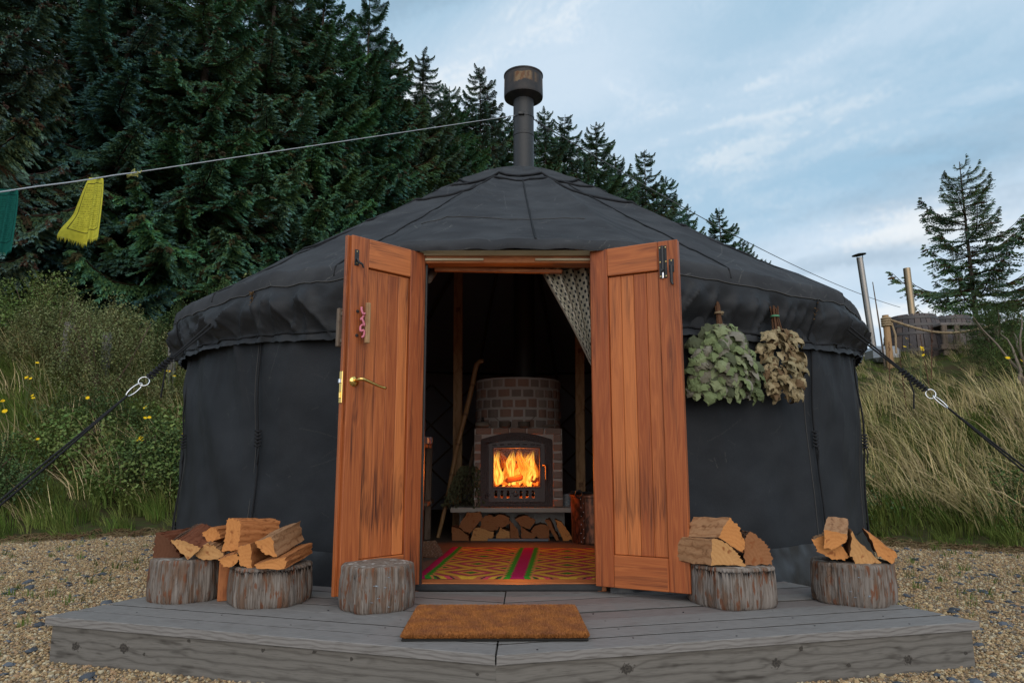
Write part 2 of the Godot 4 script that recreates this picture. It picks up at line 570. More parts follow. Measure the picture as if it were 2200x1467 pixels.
# over the shoulder and down to the seam
func roof_p(th: float, v: float) -> Vector3:
	var sl := slack(th)
	var k := smoothstep(0.7, 0.94, v)
	if v < 0.94:
		var r := lerpf(0.11, 3.0, v / 0.94)
		return ring_at(th, r - 0.04 * sl * k, roof_y(th, r) - 0.03 * sl * k)
	var w := (v - 0.94) / 0.06
	var b := beside_door(th)
	return ring_at(th, 3.0 + 0.035 * sin(w * PI / 2) - 0.04 * sl, roof_y(th, 3.0) - 0.03 * sl - lerpf(0.012, 0.105, b) * (1.0 - cos(w * PI / 2)))

# the cloth is drawn out at each guy point and hangs slack between them
func slack(th: float) -> float:
	var d := absf(wrapf(th + 0.02, -PI, PI))
	var k := absf(sin((th + 0.12) * 6.5 + 0.5 * sin(th * 3.0)))
	return (pow(k, 0.6) - 0.45) * smoothstep(0.3, 0.6, d)

func roof_y(th: float, r: float) -> float:
	var e := eave(th)
	if r < 0.55: return 3.76 - 0.30 * r - 0.10 * r * r
	var t := (r - 0.55) / 2.48
	var y := lerpf(3.565, e, t)
	y += 0.055 * sin(PI * t) * (1.0 - 0.7 * t)
	var f := absf(sin((th + 0.196) * POLES * 0.5))     # 0 on a pole, 1 half way
	y -= 0.075 * sin(PI * clampf(t * 0.9 + 0.06, 0, 1)) * pow(f, 0.6) * (1.0 - 0.35 * t)
	y += 0.012 * nz.get_noise_3d(sin(th) * r * 90.0, cos(th) * r * 90.0, 5.0) * smoothstep(0.3, 0.8, r)
	y += 0.016 * nz.get_noise_3d(th * 260.0, r * 50.0, 1.0) * smoothstep(1.6, 3.0, r) * (0.15 + 0.85 * beside_door(th))
	return y

func valance_p(th: float, v: float) -> Vector3:
	# from the eave seam down to the gathered hem
	var sl := slack(th)
	var e := roof_p(th, 1.0).y
	var hem := 1.565 + 0.07 * smoothstep(0.4, 1.3, absf(wrapf(th, -PI, PI))) + 0.015 * sin(th * 7.0)
	var y := lerpf(e, hem, v)
	var r: float
	if v < 0.3: r = lerpf(3.033, 3.038, sin(v / 0.3 * PI * 0.5))
	elif v < 0.84: r = lerpf(3.038, 2.965, smoothstep(0.3, 0.84, v))
	else: r = 2.965 + 0.022 * sin((v - 0.84) / 0.16 * PI * 0.5)
	r -= 0.04 * sl * (1.0 - smoothstep(0.1, 0.9, v))
	var swag := nz.get_noise_3d(th * 210.0 + v * 26.0, v * 30.0, 9.0)
	var swag2 := nz.get_noise_3d(th * 330.0 - v * 45.0, v * 34.0, 19.0)
	r += (0.022 * swag + 0.008 * swag2) * sin(PI * clampf(v * 0.93 + 0.05, 0.0, 1.0))
	# sharp pleats that fan down from the eave seam
	var pleat := 1.0 - 2.0 * sqrt(absf(n1.get_noise_3d(th * 110.0 + v * 7.0 * sin(th * 5.0), v * 4.0, 71.0)))
	var pleat2 := 1.0 - 2.0 * sqrt(absf(n1.get_noise_3d(th * 280.0 - v * 10.0 * cos(th * 7.0), v * 5.0, 83.0)))
	r += (0.060 * pleat + 0.032 * pleat2 + 0.012) * smoothstep(0.02, 0.35, v) * smoothstep(1.0, 0.72, v)
	r += 0.011 * sin(th * 74.0 + 3.0 * sin(th * 11.0)) * smoothstep(0.35, 0.9, v)
	y += 0.012 * nz.get_noise_2d(th * 500.0, 3.0) * smoothstep(0.6, 1.0, v)
	return ring_at(th, r, y)

func wall_p(th: float, y: float) -> Vector3:
	var h := y / 1.75
	var r := 2.925 + 0.035 * pow(1.0 - h, 3.0)
	r += 0.030 * n1.get_noise_3d(th * 90.0 + h * 34.0, h * 26.0, 31.0)
	r += 0.006 * nz.get_noise_3d(th * 200.0 - h * 30.0, h * 22.0, 41.0)
	var tens := fposmod(th * 6.3, 1.0)
	r += 0.046 * (0.5 - sqrt(absf(n1.get_noise_3d(th * 130.0 + h * 14.0 * sin(th * 6.0), h * 7.0, 51.0)))) * smoothstep(0.1, 1.0, h)
	r += 0.026 * (0.5 - sqrt(absf(n1.get_noise_3d(th * 330.0, h * 8.0, 61.0)))) * smoothstep(0.5, 1.0, h)
	r += 0.004 * sin(tens * TAU)
	return ring_at(th, r, y)

func yurt() -> void:
	var o := thing("yurt", "round black canvas yurt with its wooden double doors standing open", "yurt", Vector3(YX, 0, YZ))
	var inv := Transform3D(Basis(), -o.position)
	var a0 := 0.148
	var a1 := TAU - 0.214
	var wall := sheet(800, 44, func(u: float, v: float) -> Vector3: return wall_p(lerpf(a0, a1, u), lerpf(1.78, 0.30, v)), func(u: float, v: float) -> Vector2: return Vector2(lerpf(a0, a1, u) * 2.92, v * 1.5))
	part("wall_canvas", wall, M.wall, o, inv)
	var skirt := sheet(480, 10, func(u: float, v: float) -> Vector3:
		var th := lerpf(a0, a1, u)
		var p := wall_p(th, 0.36)
		var n := Vector3(sin(th), 0, cos(th))
		var y := lerpf(0.37, -0.02, v)
		p += n * (0.008 + 0.05 * v + 0.03 * v * nz.get_noise_2d(th * 300.0, v * 20.0) + 0.012 * nz.get_noise_2d(th * 900.0, v * 60.0))
		p.y = y
		return p, func(u: float, v: float) -> Vector2: return Vector2(u * 18.0, v * 0.4))
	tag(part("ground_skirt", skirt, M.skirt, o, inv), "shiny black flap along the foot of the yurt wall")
	var roof := sheet(640, 100, func(u: float, v: float) -> Vector3: return roof_p(u * TAU, v), func(u: float, v: float) -> Vector2:
			var r := lerpf(0.11, 3.06, v)
			return Vector2(r * sin(u * TAU), r * cos(u * TAU)))
	part("roof_canvas", roof, M.roof, o, inv)
	# flap over the crown: an eight-sided cloth a finger above the roof
	var crown := sheet(320, 16, func(u: float, v: float) -> Vector3:
		var th := u * TAU
		var edge := 1.0 / maxf(0.2, cos(fposmod(th + PI / 8.0 + 0.05, PI / 4.0) - PI / 8.0)) * 0.93
		var r := lerpf(0.105, edge, v)
		var lift := 0.020 + 0.022 * smoothstep(0.8, 1.0, v) * absf(nz.get_noise_2d(th * 120.0, 2.0))
		return ring_at(th, r, roof_y(th, r) + (lift if v < 1.0 else lift - 0.012)), func(u: float, v: float) -> Vector2: return Vector2(v * sin(u * TAU), v * cos(u * TAU)))
	var rim := []
	for i in 97:
		var th := TAU * i / 96.0
		var edge := 1.0 / maxf(0.2, cos(fposmod(th + PI / 8.0 + 0.05, PI / 4.0) - PI / 8.0)) * 0.932
		rim.append(ring_at(th, edge, roof_y(th, edge) + 0.014))
	part("flap_shadow_line", tube(rim, [0.011], 6, false), M.black_rope, o, inv)  # black tube put in as the shadow line of the flap edge
	tag(part("crown_flap", crown, M.crown, o, inv), "faded eight sided cloth over the crown of the roof")
	var b0 := 0.205
	var b1 := TAU - 0.265
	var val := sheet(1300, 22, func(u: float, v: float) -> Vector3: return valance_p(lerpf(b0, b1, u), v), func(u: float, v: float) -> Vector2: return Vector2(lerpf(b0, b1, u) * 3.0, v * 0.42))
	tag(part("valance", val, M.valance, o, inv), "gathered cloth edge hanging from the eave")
	var lip := sheet(60, 6, func(u: float, v: float) -> Vector3:
		var th := lerpf(-0.285, 0.225, u)
		var sidev := smoothstep(0.0, 0.12, u) * smoothstep(1.0, 0.88, u)
		var y := roof_p(th, 1.0).y - v * lerpf(0.13, 0.062, sidev)
		return ring_at(th, 3.046 + 0.02 * sin(v * PI * 0.7) + 0.006 * nz.get_noise_2d(th * 400.0, v * 9.0), y), func(u: float, v: float) -> Vector2: return Vector2(u * 1.5, v * 0.1))
	part("roof_lip", lip, M.roof, o, inv)
	# seams, ropes and straps lying on the cloth
	var pts := []
	for i in 400:
		var th := lerpf(b0, b1, i / 399.0)
		pts.append(valance_p(th, 0.0) + Vector3(sin(th), 0, cos(th)) * 0.004)
	part("stitched_seam", tube(pts, [0.0035], 5), M.thread, o, inv)
	pts = []
	for i in 400:
		var th := lerpf(b0, b1, i / 399.0)
		var p := valance_p(th, 0.86)
		pts.append(p + Vector3(sin(th), 0, cos(th)) * 0.006 + Vector3(0, 0.006 * sin(th * 60.0), 0))
	part("belt_rope", tube(pts, [0.006], 6), M.black_rope, o, inv)
	for k in POLES:
		pts = []
		var th := TAU * (k + 0.5) / POLES - 0.196 + 0.02
		if absf(wrapf(th, -PI, PI)) > 1.8: continue
		for i in 26:
			pts.append(roof_p(th, lerpf(0.31, 0.99, i / 25.0)) + Vector3(0, 0.004, 0))
		part("stitched_seam", tube(pts, [0.006], 4), M.seam, o, inv)  # seam ridge with its shadow painted in by the dark colour
	for th0 in [-0.06, 0.04]:
		pts = []
		for i in 9:
			var r := lerpf(0.13, 0.92, i / 8.0)
			pts.append(ring_at(th0 + 0.03 * r * signf(th0), r, roof_y(th0, r) + 0.019))
		part("stitched_seam", tube(pts, [0.003], 4), M.thread, o, inv)
	pts = []
	for i in 30:
		var th := lerpf(-0.27, 0.16, i / 29.0)
		pts.append(ring_at(th, 2.48 + 0.03 * sin(i * 0.45), roof_y(th, 2.48 + 0.03 * sin(i * 0.45)) + 0.003))
	part("stitched_seam", tube(pts, [0.003], 4), M.thread, o, inv)
	for s in [-1.0, 1.0]:
		for w in [[0.10, 1.12, 1.28, 2.75], [0.38, 0.97, 1.42, 2.5]]:
			pts = []
			for i in 40:
				var t := i / 39.0
				var th: float = s * lerpf(w[0], w[2], pow(t, 0.8)) - 0.03
				var r := lerpf(w[1], w[3], pow(t, 1.15))
				pts.append(ring_at(th, r, roof_y(th, r) + 0.008))
			part("roof_rope", tube(pts, [0.012], 6), M.black_rope, o, inv)
	pts = []
	for i in 30:
		var th := lerpf(-0.13, 0.07, i / 29.0)
		pts.append(ring_at(th, 1.12, roof_y(th, 1.12) + 0.008))
	part("roof_rope", tube(pts, [0.008], 6), M.black_rope, o, inv)
	# tie-down cords on the wall, each with a knot
	for a in [-0.585, 0.675, -1.02, 1.0]:
		pts = []
		var kn := wall_p(a, 1.0)
		for i in 14:
			var y := lerpf(2.0, 1.68, i / 13.0)
			pts.append(valance_p(a, i / 13.0 * 0.9) + Vector3(sin(a), 0, cos(a)) * 0.012)
		for i in 14:
			var y := lerpf(1.6, 0.3, i / 13.0)
			pts.append(wall_p(a + 0.006 * i / 13.0, y) + Vector3(sin(a), 0, cos(a)) * 0.022)
			if i == 6: kn = pts[-1]
		part("tie_cord", tube(pts, [0.0065], 6), M.black_rope, o, inv)
		var st := begin()
		for i in 5:
			var c := kn + Vector3(0, 0.022 * (i - 2), 0)
			add_tube(st, [c + Vector3(-0.017, 0.004, 0.004), c + Vector3(0, -0.004, 0.012), c + Vector3(0.017, 0.004, 0.0)], [0.008], 6)
		add_tube(st, [kn, kn + Vector3(0.012, -0.08, 0.012), kn + Vector3(0.004, -0.16, 0.012)], [0.005], 5)
		part("cord_knot", done(st), M.black_rope, o, inv)
		pts = []
		for i in 40:
			var y := lerpf(1.66, 0.34, i / 39.0)
			pts.append(wall_p(a - 0.014, y) + Vector3(sin(a), 0, cos(a)) * 0.002)
		part("stitched_seam", tube(pts, [0.0028], 4), M.thread, o, inv)
	# dead moss and heather caught in the left tie, above the belt
	rng.seed = 77
	for spot in [[-0.585, 0.02], [0.675, 0.08]]:
		var st := begin()
		for i in 46 if spot[0] < 0.0 else 12:
			var p := valance_p(spot[0] + rf(-0.006, 0.006), rf(0.0, 0.34) + spot[1]) + Vector3(0, 0, 0.022)
			add_tube(st, [p, p + Vector3(rf(-0.02, 0.02), rf(-0.012, 0.014), rf(0.0, 0.015))], [0.0022, 0.001], 3, false)
		tag(part("caught_moss", done(st), mat(Color(0.14, 0.085, 0.04), 0.95, 0.2), o, inv), "", "", "", "stuff")
	var lin := sheet(160, 24, func(u: float, v: float) -> Vector3:
		var r := lerpf(0.13, 2.86, v)
		return ring_at(u * TAU, r, roof_y(u * TAU, r) - 0.06), func(u: float, v: float) -> Vector2: return Vector2(u * 18.0, v * 3.0))
	part("roof_lining", lin, M.lining, o, inv)
	var lin2 := sheet(160, 4, func(u: float, v: float) -> Vector3: return ring_at(lerpf(0.25, TAU - 0.3, u), 2.86, lerpf(2.0, 0.2, v)), func(u: float, v: float) -> Vector2: return Vector2(u * 18.0, v * 3.0))
	part("wall_lining", lin2, M.lining, o, inv)
	# frame inside: crown ring, roof poles, lattice, posts, floor
	pts = []
	for i in 33:
		pts.append(ring_at(TAU * i / 32.0, 0.5, 3.5))
	part("crown_ring", tube(pts, [0.035], 8, false), M.old_wood, o, inv)
	for k in POLES:
		var th := TAU * k / POLES - 0.196
		part("roof_pole", tube([ring_at(th, 0.5, 3.49), ring_at(th, 1.6, 2.82), ring_at(th, 2.86, 1.90)], [0.02], 7), M.old_wood, o, inv)
	for k in 22:
		for s in [-1.0, 1.0]:
			var th := PI + (k - 10.5) * 0.21
			pts = []
			for i in 7:
				var t := i / 6.0
				pts.append(ring_at(th + s * (t - 0.5) * 0.62, 2.82 + 0.012 * s, 0.22 + 1.62 * t))
			part("lattice_pole", tube(pts, [0.012], 5), M.old_wood, o, inv)
	var fl := lathe([Vector2(0.01, 0.205), Vector2(2.9, 0.205), Vector2(2.9, 0.02)], 96)
	part("floor", fl, bump(mat(Color(0.085, 0.068, 0.058), 0.8, 0.35), M.rough_n, 0.2), o)
	for s in [[-0.515, 1], [0.645, 2]]:
		var p := part("support_post", bbox(Vector3(3.1, 0.085, 0.06), 0.004, Vector2(s[1] * 0.4, 0.2)), M.pine, o, inv * at(Vector3(s[0], 0.2 + 1.55, -6.6), eul(0, 0, PI / 2 - 0.008 * signf(s[0]))))
	# door frame
	var f := holder("door_frame", o, inv)
	for s in [[-0.515, 0.0], [0.475, 0.5]]:
		part("jamb", bbox(Vector3(1.85, 0.05, 0.10), 0.004, Vector2(s[1], 0.1)), M.cedar, f, at(Vector3(s[0], 0.19 + 0.925, -3.885), eul(0, 0, PI / 2)))
	part("lintel", bbox(Vector3(1.06, 0.055, 0.11), 0.004), M.cedar, f, at(Vector3(-0.02, 1.995, -3.865)))
	part("trim", bbox(Vector3(1.0, 0.03, 0.02), 0.003), M.cream, f, at(Vector3(-0.02, 2.022, -3.80)))
	part("trim", bbox(Vector3(0.33, 0.013, 0.012), 0.002), M.cream, f, at(Vector3(-0.325, 1.985, -3.803)))
	part("trim", bbox(Vector3(0.31, 0.013, 0.012), 0.002), M.cream, f, at(Vector3(0.285, 1.985, -3.803)))
	part("head_batten", bbox(Vector3(0.74, 0.022, 0.03), 0.003, Vector2(0.3, 0.3)), M.cedar, f, at(Vector3(-0.08, 1.955, -3.93), eul(0, 0, -0.018)))
	part("sill", bbox(Vector3(0.98, 0.03, 0.13), 0.004, Vector2(0.1, 0.4)), M.cedar, f, at(Vector3(-0.02, 0.213, -3.925)))
	part("weather_strip", bbox(Vector3(0.99, 0.032, 0.025), 0.003), M.black_iron, f, at(Vector3(-0.02, 0.210, -3.845)))
	part("edge_seal", bbox(Vector3(0.012, 1.77, 0.03), 0.002), M.black_iron, f, at(Vector3(-0.484, 1.10, -3.85)))
	door(o, inv, Vector3(-0.486, 0.232, -3.80), Vector3(-0.334, 0, 0.34), 0.478, -1.0, M.door_l, true)
	door(o, inv, Vector3(0.432, 0.232, -3.755), Vector3(0.440, 0, 0.222), 0.489, 1.0, M.door_r, false)

func door(o: Node3D, inv: Transform3D, hinge: Vector3, d: Vector3, w: float, f: float, m: Material, left: bool) -> void:
	var x := d.normalized()
	var leaf := holder("door", o, inv * Transform3D(Basis(x, Vector3.UP, x.cross(Vector3.UP)), hinge))
	tag(leaf, "door leaf with a brass lever handle and pink cord pull" if left else "door leaf with black bolts at its top corner")
	var h := 1.787
	var t := 0.044
	var sw := 0.10
	# uv offset = centre of the piece in the leaf, so stains run on across the pieces
	var put := func(called: String, c: Vector2, s: Vector2, z: float, th: float) -> void:
		part(called, bbox(Vector3(s.x, s.y, th), 0.003, c), m, leaf, at(Vector3(c.x, c.y, f * z)))
	put.call("stile", Vector2(sw / 2, h / 2), Vector2(sw, h), -t / 2, t)
	put.call("stile", Vector2(w - 0.0525, h / 2), Vector2(0.105, h), -t / 2, t)
	var iw := w - sw - 0.105 - 0.002
	var cx := sw + iw / 2 + 0.001
	put.call("top_rail", Vector2(cx, h - 0.0775), Vector2(iw, 0.155), -t / 2 + 0.0005, t)
	put.call("bottom_rail", Vector2(cx, 0.08), Vector2(iw, 0.16), -t / 2 + 0.0005, t)
	for k in 4:
		var pw := iw / 4.0
		put.call("plank", Vector2(sw + 0.001 + pw * (k + 0.5), 0.895), Vector2(pw - 0.0012, 1.467), -0.024, 0.018)
	if left:
		# meeting edge: a rebate strip, and the lock plate let into it
		part("rebate_strip", bbox(Vector3(0.016, h, 0.022), 0.002, Vector2(0.4, h / 2)), m, leaf, at(Vector3(w + 0.008, h / 2, -f * 0.033)))
		var plate := part("lock_plate", bbox(Vector3(0.006, 0.16, 0.026), 0.002), M.brass, leaf, at(Vector3(w + 0.0182, 1.0, -f * 0.026)))
		part("latch_bolt", bbox(Vector3(0.014, 0.022, 0.014), 0.002), M.steel, plate, at(Vector3(0.007, 0.03, 0)))
		part("dead_bolt", bbox(Vector3(0.010, 0.032, 0.012), 0.002), M.brass, plate, at(Vector3(0.004, -0.04, 0)))
		var hd := holder("lever_handle", leaf, at(Vector3(w - 0.04, 1.03, 0)))
		part("rose", lathe([Vector2(0.0, 0.012), Vector2(0.012, 0.012), Vector2(0.024, 0.008), Vector2(0.028, 0.0)], 24, false), M.brass, hd, at(Vector3(0, 0, 0), eul(f * PI / 2, 0, 0)))
		var lp := []
		for i in 15:
			var u := i / 14.0
			lp.append(Vector3(-0.155 * smoothstep(0.12, 1.0, u) , 0.010 * sin(u * 6.0) - 0.022 * u * u, f * (0.052 * smoothstep(0.0, 0.22, u) + 0.004)))
		part("lever", tube(lp, [0.009, 0.009, 0.009, 0.0105, 0.010, 0.0095, 0.009, 0.0085, 0.008, 0.0078, 0.0075, 0.0075, 0.008, 0.0085, 0.006], 10), M.brass, hd)
		var grip := holder("pull_handle", leaf, at(Vector3(w - 0.085, 1.33, 0)))
		part("wooden_bar", bbox(Vector3(0.21, 0.024, 0.02), 0.004, Vector2(0.2, 0.5)), M.pine, grip, at(Vector3(0, 0, f * 0.035), eul(0, 0, PI / 2)))
		var cp := []
		for i in 60:
			var u := i / 59.0
			cp.append(Vector3(0.026 + 0.009 * sin(u * 19.0), 0.075 - 0.145 * u + 0.008 * sin(u * 31.0), f * (0.018 + 0.016 * absf(sin(u * 9.0)))))
		var cord := paint(32, 32, func(px: int, py: int) -> Color: return Color(0.55, 0.02, 0.09) if (px + py * 2) % 16 < 10 else Color(0.72, 0.55, 0.58))
		part("cord", tube(cp, [0.0058], 6), tmat(cord, Vector2(60, 2), 0.8), grip)
		part("cord_bolt", lathe([Vector2(0, 0.006), Vector2(0.008, 0.004), Vector2(0.009, 0.0)], 10), M.black_iron, grip, at(Vector3(0.04, 0.06, 0), eul(f * PI / 2, 0, 0)))
		part("cord_bolt", lathe([Vector2(0, 0.006), Vector2(0.008, 0.004), Vector2(0.009, 0.0)], 10), M.black_iron, grip, at(Vector3(0.04, -0.065, 0), eul(f * PI / 2, 0, 0)))
		var la := holder("latch", leaf, at(Vector3(w - 0.028, h - 0.125, 0)))
		part("back_plate", bbox(Vector3(0.026, 0.085, 0.003), 0.001), M.black_iron, la, at(Vector3(0, 0.008, f * 0.002)))
		part("hook", tube([Vector3(0.0, 0.0, f * 0.008), Vector3(-0.004, -0.02, f * 0.018), Vector3(-0.022, -0.028, f * 0.022), Vector3(-0.030, -0.045, f * 0.020)], [0.006, 0.007, 0.006, 0.004], 7), M.black_iron, la)
		for sy in [0.04, -0.022]:
			part("screw", lathe([Vector2(0, 0.002), Vector2(0.004, 0.001), Vector2(0.0045, 0)], 8), M.screw, la, at(Vector3(0, sy, f * 0.0035), eul(f * PI / 2, 0, 0)))
		part("outer_handle", bbox(Vector3(0.20, 0.03, 0.022), 0.004), M.old_wood, leaf, at(Vector3(w + 0.004, 1.31, -f * 0.085), eul(0, 0, PI / 2)))
		for yy in [1.24, 1.38]:
			part("outer_handle_peg", bbox(Vector3(0.02, 0.02, 0.05), 0.003), M.old_wood, leaf, at(Vector3(w - 0.004, yy, -f * 0.06)))
	else:
		var bo := holder("door_bolt", leaf, at(Vector3(w - 0.078, h - 0.115, 0)))
		part("back_plate", bbox(Vector3(0.042, 0.175, 0.004), 0.001), M.black_iron, bo, at(Vector3(0, 0, f * 0.0022)))
		part("barrel", tube([Vector3(0, 0.085, f * 0.012), Vector3(0, -0.06, f * 0.012)], [0.0085], 10), M.black_iron, bo)
		part("rod", tube([Vector3(0, -0.05, f * 0.012), Vector3(0, -0.09, f * 0.012)], [0.0062], 10), M.steel, bo)
		part("knob", tube([Vector3(0, -0.05, f * 0.012), Vector3(0.0, -0.05, f * 0.034)], [0.006, 0.007], 8), M.black_iron, bo)
		for g in [[-0.015, 0.078], [0.015, 0.078], [-0.015, 0.0], [0.015, 0.0], [-0.015, -0.078], [0.015, -0.078]]:
			part("screw", lathe([Vector2(0, 0.002), Vector2(0.004, 0.001), Vector2(0.0045, 0)], 8), M.screw, bo, at(Vector3(g[0], g[1], f * 0.0045), eul(f * PI / 2, 0, 0)))
		var la := holder("latch", leaf, at(Vector3(w - 0.034, h - 0.16, 0)))
		part("back_plate", bbox(Vector3(0.028, 0.07, 0.004), 0.001), M.black_iron, la, at(Vector3(0, 0.02, f * 0.0022)))
		part("hook", tube([Vector3(0.0, 0.02, f * 0.012), Vector3(0.0, -0.07, f * 0.014), Vector3(0.008, -0.085, f * 0.016)], [0.009, 0.008, 0.005], 8), M.black_iron, la)
		part("screw", lathe([Vector2(0, 0.002), Vector2(0.004, 0.001), Vector2(0.0045, 0)], 8), M.screw, la, at(Vector3(0, 0.047, f * 0.0045), eul(f * PI / 2, 0, 0)))
	for hy in [0.2, 0.9, 1.58]:
		part("hinge", tube([Vector3(-0.006, hy - 0.04, -f * 0.046), Vector3(-0.006, hy + 0.04, -f * 0.046)], [0.007], 8), M.black_iron, leaf)

# ---------------------------------------------------------------- flue pipe above the roof
func chimney() -> void:
	var o := thing("chimney_flue", "black metal flue pipe with round cowl rising from the yurt crown", "chimney", Vector3(0.118, 3.4, -6.66))
	part("pipe", lathe([Vector2(0.104, -1.8), Vector2(0.104, 0.69), Vector2(0.108, 0.695), Vector2(0.108, 0.715), Vector2(0.104, 0.72), Vector2(0.104, 1.14)], 40), bump(mat(Color(0.021, 0.022, 0.025), 0.55, 0.5), M.rough_n, 0.1), o)
	var cn := FastNoiseLite.new()
	cn.frequency = 1.0
	cn.fractal_octaves = 4
	# burnt and rusted band round the top of the cowl
	var t := paint(512, 128, func(x: int, y: int) -> Color:
		var cu := cos(TAU * x / 512.0) * 2.2
		var su := sin(TAU * x / 512.0) * 2.2
		var v := y / 128.0
		var n := cn.get_noise_3d(cu, su, v * 2.2)
		var c := mixc(Color(0.024, 0.024, 0.027), Color(0.045, 0.038, 0.037), 0.5 + n)
		var b := smoothstep(0.50, 0.56, v + n * 0.10) * smoothstep(0.93, 0.88, v + n * 0.06)
		c = mixc(c, mixc(Color(0.20, 0.13, 0.07), Color(0.13, 0.055, 0.02), 0.5 + cn.get_noise_3d(cu * 2.0, su * 2.0, v * 4.0) * 1.6), b * smoothstep(-0.1, 0.25, cn.get_noise_3d(cu * 0.5, su * 0.5, 7.0) + 0.12))
		return c)
	var cm := tmat(t, Vector2(1.0, 1.0 / 0.27), 0.6, 0.4)
	cm.uv1_offset = Vector3(0, 0.05, 0)
	part("cowl", lathe([Vector2(0.108, 1.085), Vector2(0.15, 1.10), Vector2(0.197, 1.115), Vector2(0.2, 1.13), Vector2(0.197, 1.345), Vector2(0.203, 1.35), Vector2(0.203, 1.363), Vector2(0.188, 1.363), Vector2(0.188, 1.13), Vector2(0.104, 1.12)], 48), cm, o)
	part("cowl_cap", lathe([Vector2(0.0, 1.335), Vector2(0.16, 1.31), Vector2(0.16, 1.30), Vector2(0.0, 1.315)], 32), M.black_paint, o)
	var b := part("guy_bracket", lathe([Vector2(0.107, 0.886), Vector2(0.109, 0.888), Vector2(0.109, 0.908), Vector2(0.107, 0.91)], 40), M.black_iron, o)
	part("bolt", bbox(Vector3(0.05, 0.03, 0.02), 0.003), M.black_iron, b, at(Vector3(-0.03, 0.898, 0.112)))
	part("bolt", bbox(Vector3(0.012, 0.04, 0.035), 0.003), M.black_iron, b, at(Vector3(0.0, 0.898, 0.118)))
	# wires from the bracket
	var a := Vector3(0.03, 4.298, -6.60)
	var pts := []
	for i in 31:
		var u := i / 30.0
		pts.append(a.lerp(Vector3(-2.05, 2.417, -3.6), u))
	var pts2 := []
	for i in 13:
		var u := i / 12.0
		pts2.append(Vector3(-2.05, 2.417, -3.6).lerp(Vector3(-2.48, 1.55, -2.0), u) + Vector3(0, -0.008 * sin(PI * u), 0.004 * sin(u * 23.0)))
	var w := thing("flag_line", "pale cord strung from the chimney across the dark spruces, carrying the flags", "cord", Vector3(-2.05, 2.417, -3.6))
	M.line = mat(Color(0.38, 0.40, 0.43), 0.5, 0.5)
	part("wire", tube(pts, [0.0032], 6), M.line, w, Transform3D(Basis(), -w.position))
	part("flag_cord", tube(pts2, [0.004], 6), M.line, w, Transform3D(Basis(), -w.position))
	var st := begin()
	rng.seed = 12
	for i in 7:
		var c := Vector3(rf(-0.03, 0.02), rf(-0.012, 0.008), 0)
		add_tube(st, [c, c + Vector3(rf(-0.03, 0.03), rf(-0.03, 0.02), rf(-0.01, 0.02)), c + Vector3(rf(-0.04, 0.04), rf(-0.02, 0.02), 0)], [0.003], 5)
	part("knot", done(st), mat(Color(0.35, 0.36, 0.12), 0.8), w)
	var far := Vector3(9.10, 4.34, -16.0)
	pts = []
	for i in 25:
		var u := i / 24.0
		pts.append(Vector3(0.22, 4.298, -6.68).lerp(far, u) + Vector3(0, -0.9 * u * (1.0 - u), 0))
	var w2 := thing("stay_wire", "thin stay wire running from the chimney towards the barrels", "wire", Vector3(0.22, 4.298, -6.68))
	part("wire", tube(pts, [0.006], 5), mat(Color(0.10, 0.105, 0.11), 0.5), w2, Transform3D(Basis(), -w2.position))
	var st2 := begin()
	for i in 4:
		add_lathe(st2, [Vector2(0.004, -0.012), Vector2(0.022, 0.0), Vector2(0.004, 0.012)], 10, true, Transform3D(along(Vector3(0.6, -0.3, -0.5)) * eul(0, 0, PI / 2), Vector3(0.06 + 0.03 * i, -0.014 - 0.012 * i, -0.05 - 0.03 * i)))
	part("insulator", done(st2), M.black_iron, w2)

